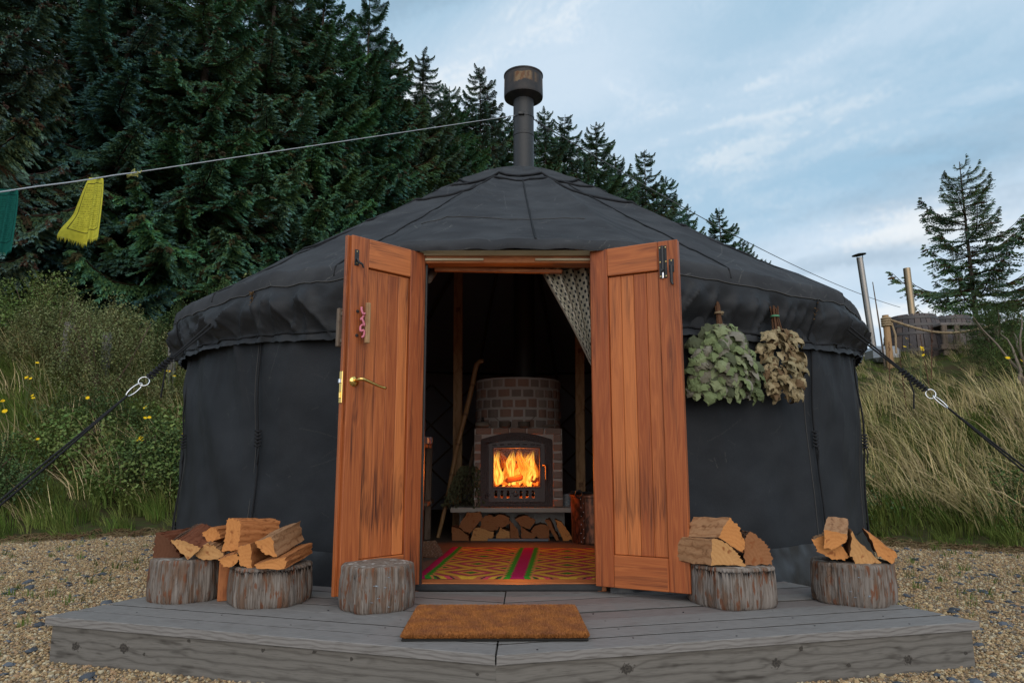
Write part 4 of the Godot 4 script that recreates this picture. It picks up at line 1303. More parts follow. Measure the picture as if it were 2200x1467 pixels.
	for y in [0.28, 0.52, 0.66]:
		part("front_board", bbox(Vector3(0.62, 0.07, 0.022), 0.003, Vector2(y, y)), M.old_wood, bn, at(Vector3(-0.05, y, 0.50)))
	var ln := thing("glass_lantern", "small clear glass lantern on the bench with a copper candle tin", "lantern", Vector3(-0.70, 0.99, -5.56))
	var gg := jg.duplicate()
	gg.albedo_color = Color(0.8, 0.8, 0.85, 0.2)
	part("glass_box", bbox(Vector3(0.14, 0.055, 0.10), 0.004), gg, ln, at(Vector3(0, 0.0275, 0)))
	part("candle_tin", lathe([Vector2(0, 0.004), Vector2(0.022, 0.004), Vector2(0.022, 0.045), Vector2(0.0, 0.045)], 16), mat(Color(0.75, 0.28, 0.08), 0.3, 0.5, 1.0), ln, at(Vector3(0.035, 0.0, 0.0)))
	# loose barked log on the floor inside the door
	firewood(60, -4.98, [[-0.60, 0.206], [-0.595, 0.27], [-0.56, 0.305], [-0.53, 0.315], [-0.50, 0.28], [-0.48, 0.24], [-0.475, 0.208]], Vector3(-0.2, 0.0, 0.02), [0, 1, 2, 3, 4, 5], 2, "rough barked log lying on the yurt floor just inside the door with the brass handle", "", 2)
	# rug
	var rt := paint(420, 512, rug_colour)
	var rm := tmat(rt, Vector2(1, 1), 0.98, 0.1)
	bump(rm, M.fine_n, 0.25)
	var rg := thing("rug", "magenta green and yellow diamond patterned rug inside the doorway", "rug", Vector3(0.055, 0.206, -4.76), -0.075)
	part("pile", sheet(60, 60, func(u: float, v: float) -> Vector3: return Vector3((u - 0.5) * 1.14, 0.012 + 0.004 * nz.get_noise_2d(u * 70.0, v * 70.0) - (0.012 if u < 0.001 or u > 0.999 or v < 0.001 or v > 0.999 else 0.0), (0.5 - v) * 1.33), func(u: float, v: float) -> Vector2: return Vector2(u, v)), rm, rg)
	# curtain drawn to the right of the door
	var ctx := paint(64, 64, func(x: int, y: int) -> Color:
		var a := (x / 16 + y / 16) % 2
		var px := x % 16
		var py := y % 16
		if a == 0 and px > 2 and px < 14 and py > 2 and py < 14: return Color(0.03, 0.035, 0.045)
		if a == 1 and (px == 7 or px == 8) and (py == 7 or py == 8): return Color(0.10, 0.095, 0.08)
		return Color(0.50, 0.47, 0.39))
	var cu := thing("door_curtain", "patterned cream curtain gathered to one side beside the door with the black bolts", "curtain", Vector3(0.30, 1.96, -4.02))
	var cw := part("cloth", sheet(90, 60, func(u: float, v: float) -> Vector3:
		var left := lerpf(-0.125, 0.16, pow(v, 1.15)) + 0.02 * sin(v * 3.0)
		var x := lerpf(left, 0.20, u)
		var len_ := lerpf(1.0, 1.25, 1.0 - u)
		return Vector3(x, -0.60 * v * lerpf(0.96, 1.06, u) + 0.03, 0.028 * sin(u * 26.0 + v * 3.0) * (1.0 - 0.35 * v) + 0.02 * sin(u * 9.0)), func(u: float, v: float) -> Vector2: return Vector2(u * 4.6, v * 6.0)), tmat(ctx, Vector2(1, 1), 0.95, 0.1), cu)
	var hem := []
	for i in 24:
		var v := i / 23.0
		hem.append(Vector3(lerpf(-0.125, 0.16, pow(v, 1.15)) + 0.02 * sin(v * 3.0) - 0.003, -0.60 * v * 0.96 + 0.03, 0.012))
	part("hem", tube(hem, [0.006], 6), mat(Color(0.15, 0.125, 0.10), 0.95), cu)

func rug_colour(x: int, y: int) -> Color:
	# bands run up the rug: magenta edge, green zigzag, diamonds, green, magenta, green, diamonds, green, magenta
	var u := x / 420.0
	var v := y / 512.0
	var mag := Color(0.33, 0.016, 0.075)
	var grn := Color(0.035, 0.20, 0.022)
	var yel := Color(0.50, 0.30, 0.035)
	var tan := Color(0.44, 0.17, 0.06)
	var drk := Color(0.035, 0.022, 0.025)
	var pink := Color(0.48, 0.05, 0.09)
	var zig := 0.012 * absf(fposmod(v * 42.0, 2.0) - 1.0)
	var c := tan
	var m := absf(fposmod(u - 0.02, 0.5) - 0.25)       # 0.25 at the magenta bands, 0 between them
	if m + zig > 0.222: c = mag
	elif m + zig * 1.6 > 0.196: c = grn
	elif m + zig > 0.178: c = tan
	else:
		var dx := m / 0.178
		var dy := absf(fposmod(v * 4.0, 1.0) - 0.5) * 2.0
		var d := dx + dy
		var k := minf(d, 2.0 - d)
		if k < 0.16: c = grn
		elif k < 0.26: c = drk
		elif k < 0.44: c = yel
		elif k < 0.60: c = pink
		elif k < 0.67: c = drk
		elif k < 0.84: c = Color(0.36, 0.10, 0.05)
		else: c = yel
		if fposmod(x * 3.0 + y, 5.0) < 1.4: c = c.lerp(Color(0.20, 0.08, 0.05), 0.4)
	return c * (0.85 + 0.4 * rng.randf())

# ---------------------------------------------------------------- deck and the things on it
func prism(st: SurfaceTool, poly: Array, y0: float, y1: float, d: Vector2, o: Vector2, b: float, cut := 0.0) -> void:
	var n := poly.size()
	var under := []
	var e := Vector2(-d.y, d.x)
	var inn := []
	for i in n:
		var p: Vector2 = poly[i]
		var inward: Vector2 = (poly[(i + 1) % n] - p).normalized() + (poly[(i + n - 1) % n] - p).normalized()
		inn.append(p + inward * b)
		under.append(p + inward * cut)
	var uv := func(p: Vector2) -> Vector2: return Vector2(p.dot(d), p.dot(e)) + o
	var w := func(p: Vector2, y: float) -> Vector3: return Vector3(p.x, y, p.y)
	for i in range(1, n - 1):
		tri(st, w.call(inn[0], y1), w.call(inn[i], y1), w.call(inn[i + 1], y1), uv.call(inn[0]), uv.call(inn[i]), uv.call(inn[i + 1]))
		tri(st, w.call(poly[0], y0), w.call(poly[i + 1], y0), w.call(poly[i], y0), uv.call(poly[0]), uv.call(poly[i + 1]), uv.call(poly[i]))
	for i in n:
		var p: Vector2 = poly[i]
		var q: Vector2 = poly[(i + 1) % n]
		var pi: Vector2 = inn[i]
		var qi: Vector2 = inn[(i + 1) % n]
		# added undercut below a thin lip, shaped to keep the board gaps dark
		var rows := [[pi, qi, y1], [p, q, y1 - b], [p, q, y0]] if cut == 0.0 else [[pi, qi, y1], [p, q, y1 - b * 0.6], [under[i], under[(i + 1) % n], y1 - 0.005], [under[i], under[(i + 1) % n], y0]]
		for k in rows.size() - 1:
			var a: Array = rows[k]
			var c: Array = rows[k + 1]
			var ya: float = a[2]
			var yc: float = c[2]
			var s := Vector2(0, 0.25)
			tri(st, w.call(a[0], ya), w.call(a[1], ya), w.call(c[1], yc), uv.call(a[0]) * Vector2(1, 0) + s * 0.3 + Vector2(0, ya), uv.call(a[1]) * Vector2(1, 0) + s * 0.3 + Vector2(0, ya), uv.call(c[1]) * Vector2(1, 0) + s * 0.3 + Vector2(0, yc))
			tri(st, w.call(a[0], ya), w.call(c[1], yc), w.call(c[0], yc), uv.call(a[0]) * Vector2(1, 0) + s * 0.3 + Vector2(0, ya), uv.call(c[1]) * Vector2(1, 0) + s * 0.3 + Vector2(0, yc), uv.call(c[0]) * Vector2(1, 0) + s * 0.3 + Vector2(0, yc))

func cross2(p: Vector2, d: Vector2, q: Vector2, e: Vector2) -> Vector2:
	var k := (q - p).cross(e) / d.cross(e)
	return p + d * k

func deck() -> void:
	var o := thing("wooden_deck", "low weathered grey timber deck with a pointed front before the yurt", "deck", Vector3(-0.05, 0, -3.4))
	var inv := Transform3D(Basis(), -o.position)
	rng.seed = 19
	var v := Vector2(-0.058, -2.641)
	var seam := Vector2(0.026, -1.2).normalized()
	for side in [[Vector2(-2.069, -3.251), Vector2(0.223, -0.508), M.fascia_l], [Vector2(2.014, -3.162), Vector2(-0.458, -0.963), M.fascia_r]]:
		var c: Vector2 = side[0]
		var d := (v - c).normalized() if c.x < 0 else (c - v).normalized()
		var n := Vector2(d.y, -d.x)
		if n.y > 0: n = -n
		var e: Vector2 = side[1].normalized()
		var gap := 0.003 * (1 if c.x > 0 else -1)
		for k in 9:
			var o0 := k * 0.147
			var o1 := o0 + 0.135
			var s := v + Vector2(gap, 0)
			var a0 := cross2(s + n * o0, d, s, seam)
			var a1 := cross2(s + n * o1, d, s, seam)
			var c0 := cross2(c + n * o0, d, c, e)
			var c1 := cross2(c + n * o1, d, c, e)
			var st := begin()
			var poly := [a0, a1, c1, c0]
			prism(st, poly, DECK - 0.034, DECK + rf(-0.002, 0.002), d, Vector2(rf(0, 2), rf(0, 1)), 0.002, 0.013 if k > 0 else 0.0)
			var bd := part("board", done(st), M.deck_brown if k >= 3 and (k + int(c.x > 0)) % 2 == 0 else M.deck, o, inv)
		# fascia and rim joists under the overhang
		var f0 := v + n * 0.03
		var f1 := c + n * 0.03 - (c - v).normalized() * 0.03
		var mid := (f0 + f1) / 2
		part("fascia_board", bbox(Vector3(f0.distance_to(f1), 0.19, 0.04), 0.004, Vector2(1.1, 0.1)), side[2], o, inv * at(Vector3(mid.x, 0.06, mid.y), Basis(Vector3.UP, -d.angle())))
		var g0 := f1 + e * 0.012
		var g1 := f1 + e * 1.15
		mid = (g0 + g1) / 2
		part("side_board", bbox(Vector3(g0.distance_to(g1), 0.19, 0.04), 0.004, Vector2(0.4, 0.1)), side[2], o, inv * at(Vector3(mid.x, 0.06, mid.y), Basis(Vector3.UP, -(g1 - g0).angle())))
		# screw heads
		for k in 5:
			for i in 5:
				var q := (v + n * (k * 0.147 + 0.035 + 0.07 * (i % 2))).lerp(c + n * (k * 0.147 + 0.035 + 0.07 * (i % 2)), (i + 0.4) / 5.2)
				part("screw", lathe([Vector2(0, 0.001), Vector2(0.0038, 0.0008), Vector2(0.004, -0.004)], 7), M.black_iron, o, inv * at(Vector3(q.x, DECK + 0.0012, q.y)))

func doormat() -> void:
	var o := thing("doormat", "thick brown coir doormat lying on the deck before the doors", "doormat", Vector3(-0.068, DECK + 0.002, -3.092), 0.012)
	part("backing", bbox(Vector3(0.72, 0.008, 0.538), 0.003), mat(Color(0.012, 0.011, 0.01), 0.9), o, at(Vector3(0, 0.005, 0)))
	part("pad", bbox(Vector3(0.712, 0.014, 0.53), 0.005), bump(mat(Color(0.30, 0.12, 0.038), 1.0, 0.1), M.fine_n, 0.8), o, at(Vector3(0, 0.0165, 0)))
	rng.seed = 23
	var st := begin()
	for k in 5:
		var a := rf(0, TAU)
		var w := Vector3(cos(a), 0, sin(a)) * 0.0011
		var p := Vector3(rf(-0.004, 0.004), 0, rf(-0.004, 0.004))
		var q := p + Vector3(rf(-0.006, 0.006), rf(0.007, 0.012), rf(-0.006, 0.006))
		tri(st, p - w, p + w, q)
	var tuft := done(st)
	var xf := []
	var col := []
	for i in 30000:
		xf.append(Transform3D(eul(rf(-0.5, 0.5), rf(0, TAU), rf(-0.5, 0.5)), Vector3(rf(-0.355, 0.355), 0.021, rf(-0.265, 0.265))))
		var g := rf(0.6, 1.35)
		var worn := 0.85 + 0.3 * nz.get_noise_2d(xf[-1].origin.x * 180.0, xf[-1].origin.z * 180.0)
		col.append(Color(0.47 * g * worn, 0.190 * g * worn, 0.060 * g))
	for i in 5000:
		var t := rng.randf()
		var s := rng.randi() % 4
		var p := Vector3(rf(-0.356, 0.356), 0.015, 0.266 if s == 0 else -0.266) if s < 2 else Vector3(0.357 if s == 2 else -0.357, 0.015, rf(-0.265, 0.265))
		xf.append(Transform3D(eul(rf(-0.9, 0.9), rf(0, TAU), rf(-0.9, 0.9)), p))
		var g := rf(0.5, 1.2)
		col.append(Color(0.36 * g, 0.140 * g, 0.042 * g))
	var fm := mat(Color(1, 1, 1), 0.9, 0.2)
	fm.vertex_color_use_as_albedo = true
	var f := multi("coir_fibre", tuft, fm, xf, col, o)
	f.set_meta("kind", "stuff")

func stump(c: Vector3, r: float, h: float, k: int, label: String) -> void:
	var o := thing("log_stump", label, "stump", c, 0.0, "sawn stumps standing on the deck")
	var n := 200
	var rows := []
	var ys := [0.0, 0.012, 0.05, 0.09, 0.13, 0.17, h - 0.02, h - 0.006, h]
	for y in ys:
		var row := []
		for i in n:
			var th := TAU * i / n
			var g := n1.get_noise_3d(cos(th) * 26.0 + k * 300.0, sin(th) * 26.0, 0.0) * 0.13
			g -= 0.055 * smoothstep(0.10, 0.0, absf(n1.get_noise_3d(cos(th) * 60.0, sin(th) * 60.0 + k * 77.0, y * 14.0)))
			g += nz.get_noise_3d(cos(th) * 420.0, sin(th) * 420.0 + k * 99.0, y * 60.0) * 0.03
			var flake := nz.get_noise_3d(cos(th) * 160.0 + k * 50.0, sin(th) * 160.0, y * 260.0)
			g -= 0.028 * smoothstep(0.1, 0.35, flake) * (1.0 if y < h - 0.02 else 0.3)
			var rr := r * (1.0 + g) + 0.012 * (0.5 - absf(y / h - 0.35))
			if y < 0.005 or y > h - 0.003: rr -= 0.007
			row.append(Vector3(cos(th) * rr, y, sin(th) * rr))
		rows.append(row)
	var st := SurfaceTool.new()
	st.begin(Mesh.PRIMITIVE_TRIANGLES)
	st.set_smooth_group(1)
	for j in rows.size() - 1:
		for i in n:
			var q := (i + 1) % n
			var u0 := float(i) / n
			var u1 := float(i + 1) / n
			var v0: float = 1.0 - ys[j] / h
			var v1: float = 1.0 - ys[j + 1] / h
			tri(st, rows[j][i], rows[j][q], rows[j + 1][q], Vector2(u0, v0), Vector2(u1, v0), Vector2(u1, v1))
			tri(st, rows[j][i], rows[j + 1][q], rows[j + 1][i], Vector2(u0, v0), Vector2(u1, v1), Vector2(u0, v1))
	part("weathered_side", done(st), M.stump[k % 3], o, at(Vector3.ZERO, eul(0, k * 1.3, 0)))
	st = begin()
	var last: Array = rows[-1]
	for i in n:
		var a: Vector3 = last[i]
		var b: Vector3 = last[(i + 1) % n]
		var mid := Vector3(0, h + 0.003, 0)
		tri(st, mid, a, b, Vector2(0.5, 0.5), Vector2(a.x, a.z) / (2.2 * r) + Vector2(0.5, 0.5), Vector2(b.x, b.z) / (2.2 * r) + Vector2(0.5, 0.5))
	part("sawn_top", done(st), M.stump_top, o, at(Vector3.ZERO, eul(0, k * 1.3, 0)))
	# a few staples and nail heads left in the bare stump
	if k == 2 or k == 4:
		rng.seed = 50 + k
		for i in 9:
			var th := rf(0.9, 1.9) + (0.35 if k == 4 else 0.0)
			part("staple", tube([Vector3(-0.006, 0, 0), Vector3(0, 0, 0.0025), Vector3(0.006, 0, 0)], [0.0016], 5), M.steel, o, at(Vector3(cos(th) * (r * 1.02 + 0.004), rf(0.03, h - 0.03), sin(th) * (r * 1.02 + 0.004)), eul(0, PI / 2 - th, rf(-0.2, 0.2))))

func stumps_and_wood() -> void:
	stump(Vector3(-1.635, DECK, -3.67), 0.172, 0.203, 0, "grey stump at the deck corner carrying split logs with a dark sawn end")
	stump(Vector3(-1.195, DECK, -3.585), 0.186, 0.182, 1, "broad flaking grey stump carrying long split logs next to the corner stump")
	stump(Vector3(-0.637, DECK, -3.46), 0.167, 0.200, 2, "bare stump with metal staples standing in front of the brass handled door")
	stump(Vector3(1.068, DECK, -3.555), 0.195, 0.186, 3, "knotted grey stump carrying three logs beside the black bolted door")
	stump(Vector3(1.685, DECK, -3.605), 0.184, 0.192, 4, "cracked brown stump carrying four wedges near the open deck corner")
	var pl := thing("plank_offcut", "short upright brown plank offcut wedged between two stumps", "offcut", Vector3(-1.425, DECK, -3.60))
	part("plank", bbox(Vector3(0.20, 0.055, 0.025), 0.003, Vector2(0.3, 0.7)), M.cedar, pl, at(Vector3(0, 0.10, 0), eul(0, 0.5, PI / 2)))
	var gl := "split logs piled on the brass handle side stumps"
	firewood(1, -3.60, [[-1.78, 0.515], [-1.756, 0.507], [-1.718, 0.485], [-1.689, 0.45], [-1.657, 0.409], [-1.658, 0.392], [-1.786, 0.392], [-1.785, 0.469]], Vector3(0.03, 0.004, -0.28), [6, 7], 3, "log with a dark rough sawn end at the outer end of the pile", gl, 3)
	firewood(2, -3.52, [[-1.67, 0.486], [-1.64, 0.49], [-1.606, 0.485], [-1.514, 0.451], [-1.577, 0.397]], Vector3(-0.017, 0.05, -0.3), [0], 3, "three cornered log with reddish bark on top and a pale pointed end", gl, 1)
	firewood(3, -3.62, [[-1.562, 0.512], [-1.543, 0.521], [-1.515, 0.541], [-1.484, 0.528], [-1.468, 0.486], [-1.526, 0.461]], Vector3(0.07, 0.004, -0.16), [], 0, "small chunky block perched behind the three cornered log", gl, 0)
	firewood(4, -3.55, [[-1.558, 0.416], [-1.535, 0.45], [-1.502, 0.469], [-1.469, 0.457], [-1.44, 0.44], [-1.415, 0.413], [-1.446, 0.394], [-1.516, 0.393]], Vector3(-0.036, 0.013, -0.2), [6, 7], 1, "quarter round log lying low between the two stumps", gl, 1)
	firewood(5, -3.56, [[-1.414, 0.584], [-1.38, 0.588], [-1.349, 0.575], [-1.345, 0.51], [-1.353, 0.443], [-1.369, 0.433], [-1.43, 0.43], [-1.418, 0.51]], Vector3(0.15, -0.012, -0.15), [5], 0, "tall thick block set upright as the highest piece of the pile", gl, 0)
	firewood(6, -3.42, [[-1.391, 0.41], [-1.345, 0.428], [-1.302, 0.439], [-1.293, 0.407], [-1.322, 0.376], [-1.36, 0.38]], Vector3(-0.052, -0.002, -0.22), [2, 3, 4, 5], 0, "small half round log hanging over the stump edge under the tall block", gl, 0)
	firewood(7, -3.42, [[-1.302, 0.469], [-1.239, 0.487], [-1.229, 0.374], [-1.244, 0.372], [-1.283, 0.383]], Vector3(0.03, 0.002, -0.22), [], 0, "narrow upright wedge under the tall block with a dark knot stain", gl, 0)
	firewood(8, -3.40, [[-1.214, 0.496], [-1.135, 0.516], [-1.108, 0.424], [-1.158, 0.436], [-1.197, 0.469]], Vector3(0.045, 0.047, -0.28), [2, 3, 4], 1, "long split log with pale fibrous top lying across the wedge", gl, 0)
	firewood(9, -3.38, [[-1.198, 0.395], [-1.13, 0.414], [-1.056, 0.427], [-1.058, 0.372], [-1.193, 0.374]], Vector3(0.046, 0.036, -0.28), [], 0, "long orange splintered log at the inner end of the pile", gl, 0)
	gl = "split logs piled on the black bolt side stumps"
	firewood(10, -3.42, [[0.95, 0.494], [0.957, 0.507], [1.01, 0.488], [1.053, 0.457], [1.08, 0.42], [1.095, 0.384], [0.942, 0.384]], Vector3(-0.14, -0.004, -0.15), [1, 2, 3, 4], 1, "quarter log with curved bark lying flat beside the open door", gl, 1)
	firewood(11, -3.44, [[1.048, 0.605], [1.088, 0.559], [1.111, 0.492], [1.101, 0.436], [0.986, 0.51]], Vector3(-0.15, -0.008, -0.12), [3], 1, "half log with fuzzy sawn end lying on top of the quarter log", gl, 0)
	firewood(12, -3.46, [[1.147, 0.536], [1.18, 0.515], [1.214, 0.482], [1.235, 0.45], [1.248, 0.408], [1.238, 0.38], [1.116, 0.382], [1.115, 0.445], [1.125, 0.51]], Vector3(0.0, -0.01, -0.25), [6, 7, 8], 0, "dark orange round backed log leaning beside the half log", gl, 2)
	gl = "wedges on the stump near the open deck corner"
	firewood(13, -3.50, [[1.461, 0.494], [1.523, 0.511], [1.594, 0.47], [1.632, 0.413], [1.608, 0.398], [1.542, 0.402], [1.482, 0.439]], Vector3(0.08, -0.004, -0.2), [3, 4, 5, 6], 1, "quarter round wedge lying undermost on the cracked brown stump", gl, 0)
	firewood(14, -3.46, [[1.503, 0.542], [1.61, 0.523], [1.606, 0.489], [1.543, 0.452], [1.495, 0.456]], Vector3(0.110, 0.055, -0.20), [], 1, "square pale block lying on top of the quarter round wedge", gl, 0)
	firewood(15, -3.48, [[1.647, 0.534], [1.657, 0.506], [1.771, 0.39], [1.77, 0.384], [1.651, 0.384], [1.627, 0.423]], Vector3(0.06, 0.009, -0.22), [0], 1, "upright three cornered wedge in the middle of the cracked stump", gl, 1)
	firewood(16, -3.47, [[1.713, 0.537], [1.854, 0.425], [1.822, 0.384], [1.761, 0.421]], Vector3(0.07, 0.003, -0.2), [2, 3], 0, "slanting slab of wood at the outer edge of the cracked stump", gl, 0)

# ---------------------------------------------------------------- guy ropes, flags, leaf bundles
func guy(a: Vector3, ring_t: float, g: Vector3, label: String) -> void:
	var o := thing("guy_rope", label, "rope", a, 0.0, "guy ropes of the yurt")
	var d := g - a
	var r := d * ring_t
	var u := d.normalized()
	var n := u.cross(Vector3(0, 0, 1)).normalized()
	part("cord", tube([n * 0.012, (r - u * 0.2).lerp(n * 0.012, 0.3), r - u * 0.05 + n * 0.004], [0.006], 6), M.black_rope, o)
	part("cord", tube([-n * 0.014, r - u * 0.05 - n * 0.004], [0.006], 6), M.black_rope, o)
	var st := begin()
	for i in 9:
		var c := r - u * (0.035 + 0.022 * i)
		add_tube(st, [c + n * 0.018, c + Vector3(0, 0, 0.018) + u * 0.008, c - n * 0.018], [0.0075], 6)
		add_tube(st, [c + n * 0.018, c - Vector3(0, 0, 0.018) + u * 0.008, c - n * 0.018], [0.0075], 6)
	part("lashing", done(st), M.black_rope, o)
	part("loose_end", tube([r - u * 0.16, r - u * 0.15 + Vector3(0.01, -0.1, 0.02), r - u * 0.15 + Vector3(0.0, -0.21, 0.02)], [0.005], 6), M.black_rope, o)
	var pts := []
	for i in 25:
		var t := TAU * i / 24.0
		pts.append(r + u * (0.012 + 0.03 * cos(t)) + n * 0.03 * sin(t))
	part("steel_ring", tube(pts, [0.0042], 7, false), M.steel, o)
	pts = []
	for i in 25:
		var t := TAU * i / 24.0
		pts.append(r + u * (0.085 + 0.055 * cos(t)) + n * 0.014 * sin(t) + Vector3(0, 0, 0.01 * sin(t)))
	part("snap_hook", tube(pts, [0.0045], 7, false), M.steel, o)
	for s in [-1.0, 1.0]:
		part("cord", tube([r + u * 0.135, r.lerp(d, 0.4) + n * 0.012 * s, d], [0.0065], 6), M.black_rope, o)
	part("stake", tube([d + Vector3(0, 0.08, 0), d + Vector3(0, -0.15, 0)], [0.012], 8), M.black_iron, o)

func flag(p: Vector3, turn: float, tall: float, wide: float, cloth: Color, ink: Color, sd: int, label: String) -> void:
	var o := thing("prayer_flag", label, "flag", p, turn, "flags on the line")
	var n := FastNoiseLite.new()
	n.seed = sd
	n.frequency = 1.0
	# printed rows of small illegible marks inside a ruled border
	var t := paint(160, 224, func(x: int, y: int) -> Color:
		var c := cloth * (0.9 + 0.2 * n.get_noise_2d(x * 0.05, y * 0.05))
		var bx := mini(absi(x - 14), absi(x - 146))
		var by := mini(absi(y - 20), absi(y - 190))
		if (bx < 2 and y > 18 and y < 192) or (by < 2 and x > 12 and x < 148): return ink
		if x > 20 and x < 140 and y > 28 and y < 184 and y % 8 < 4:
			if n.get_noise_2d(x * 0.55, (y / 8) * 7.7) > 0.02 and (n.get_noise_2d(x * 0.21 + 50.0, y * 0.6) > -0.15): return mixc(c, ink, 0.75)
		return c)
	var m := tmat(t, Vector2(1, 1), 0.9, 0.1)
	m.backlight_enabled = true
	m.backlight = Color(0.35, 0.35, 0.35)
	var shape := func(u: float, v: float) -> Vector3:
		var w := wide * lerpf(0.36, 1.0, pow(v, 0.75))
		var a := (u - 0.5) * 2.0
		# a deep fold down the middle, and a rolled lower corner
		var fold := exp(-pow((u - 0.62) / 0.10, 2.0))
		var x := a * 0.5 * w - 0.18 * wide * v + 0.05 * wide * fold * v
		var roll := smoothstep(0.5, 1.0, v) * smoothstep(0.55, 0.0, u)
		return Vector3(x, -v * tall * (1.0 - 0.10 * (u - 0.5)) + 0.02 * roll, 0.035 * fold * (0.3 + v) - 0.05 * v * sin(u * 4.2) + 0.06 * roll)
	part("cloth", sheet(40, 50, shape, func(u: float, v: float) -> Vector2: return Vector2(u, v)), m, o)
	var st := begin()
	rng.seed = sd
	for i in 60:
		var u := (i + 0.5) / 60.0
		var a: Vector3 = shape.call(u, 0.995)
		var b := a + Vector3(rf(-0.006, 0.004), -rf(0.012, 0.03), rf(-0.003, 0.003))
		tri(st, a - Vector3(0.0014, 0, 0), a + Vector3(0.0014, 0, 0), b)
	part("fringe", done(st), mat(cloth, 0.9, 0.1), o)

func leaf_shape(l: float, w: float, lobes: int, curl: float) -> ArrayMesh:
	var st := begin()
	var n := 9
	var prev := []
	for i in n + 1:
		var t := i / float(n)
		var hw := w * pow(sin(PI * pow(clampf(t * 0.94 + 0.05, 0, 1), 0.75)), 0.8) * (1.0 + (0.32 * cos(t * TAU * lobes) if lobes else rf(-0.3, 0.2)))
		if i == n: hw = 0.002
		var bend := curl * sin(t * 2.6)
		var mid := Vector3(0, -l * t, bend * l * 0.35)
		var cup := hw * rf(0.15, 0.75) * (1.0 if curl > 0.0 else -1.0)
		var j := func() -> Vector3: return Vector3(rf(-1, 1), rf(-1, 1), rf(-1, 1)) * 0.035
		var cur := [mid + Vector3(-hw, 0, -cup) + j.call(), mid + Vector3(-hw * 0.5, 0, -cup * 0.25) + j.call(), mid + Vector3(0, 0, 0.03), mid + Vector3(hw * 0.5, 0, -cup * 0.25) + j.call(), mid + Vector3(hw * rf(0.8, 1.15), 0, -cup) + j.call()]
		if i > 0:
			for k in 4:
				tri(st, prev[k], prev[k + 1], cur[k + 1])
				tri(st, prev[k], cur[k + 1], cur[k])
		prev = cur
	return done(st)

func bundle(p: Vector3, turn: float, wide: float, tall: float, count: int, size: Vector2, cols: Array, lobes: int, curl: float, tie: Color, sd: int, label: String) -> void:
	var o := thing("leaf_bundle", label, "leaf bundle", p, turn)
	rng.seed = sd
	var stem := mat(Color(0.11, 0.058, 0.035), 0.9, 0.2)
	for i in 14:
		var a := Vector3(rf(-0.022, 0.022), rf(-0.012, 0.012), rf(0.0, 0.03))
		part("stem", tube([a, a * 0.8 + Vector3(0.006, -0.07, 0.004), Vector3(a.x * 1.3 + 0.008, -0.15, a.z + 0.01), Vector3(a.x * 3.0, -0.23, 0.03)], [0.0045, 0.0045, 0.004, 0.003], 6), stem, o)
	var ring := []
	for i in 29:
		var t := TAU * i / 14.0
		ring.append(Vector3(0.003 + 0.028 * cos(t), -0.05 - 0.006 * i / 14.0, 0.016 + 0.022 * sin(t)))
	part("twine", tube(ring, [0.0028], 5), mat(tie, 0.8), o)
	var shapes := []
	for i in 12: shapes.append(leaf_shape(1.0, size.y / size.x, lobes, curl * rf(-0.4, 1.3)))
	var mats := []
	for c in cols:
		var m := bump(mat(c, 0.85, 0.25), M.rough_n, 0.3)
		mats.append(m)
	for i in count:
		# shingled from the bottom up so the upper leaves lie over the lower ones
		var t := 1.0 - i / float(count)
		var y := -0.17 - (tall - 0.17 - size.x * 0.62) * t
		var half := wide * 0.5 * (sin(PI * 0.5 * clampf(0.20 + t * 1.05, 0.0, 1.0)) if lobes == 0 else (0.30 + 0.75 * sin(PI * clampf(t * 0.62 + 0.1, 0.0, 1.0))))
		var u := rf(-1.0, 1.0)
		var x := u * (half - size.y * 0.3) + 0.01
		var z := 0.018 + 0.085 * sqrt(maxf(0.0, 1.0 - u * u)) * (0.45 + 0.55 * sin(PI * clampf(t, 0.05, 0.95)))
		var b := eul(rf(-0.6, 0.2), u * 0.9 + rf(-0.5, 0.5), u * 0.5 + rf(-0.7, 0.7)) if lobes == 0 else eul(rf(-0.75, 0.3), u * 0.8 + rf(-0.7, 0.7), u * 0.55 + rf(-0.6, 0.6))
		part("leaf", shapes[i % 12], mats[rng.randi() % mats.size()], o, Transform3D(b.scaled_local(Vector3.ONE * size.x * rf(0.7, 1.2)), Vector3(x, y + size.x * 0.45, z)))

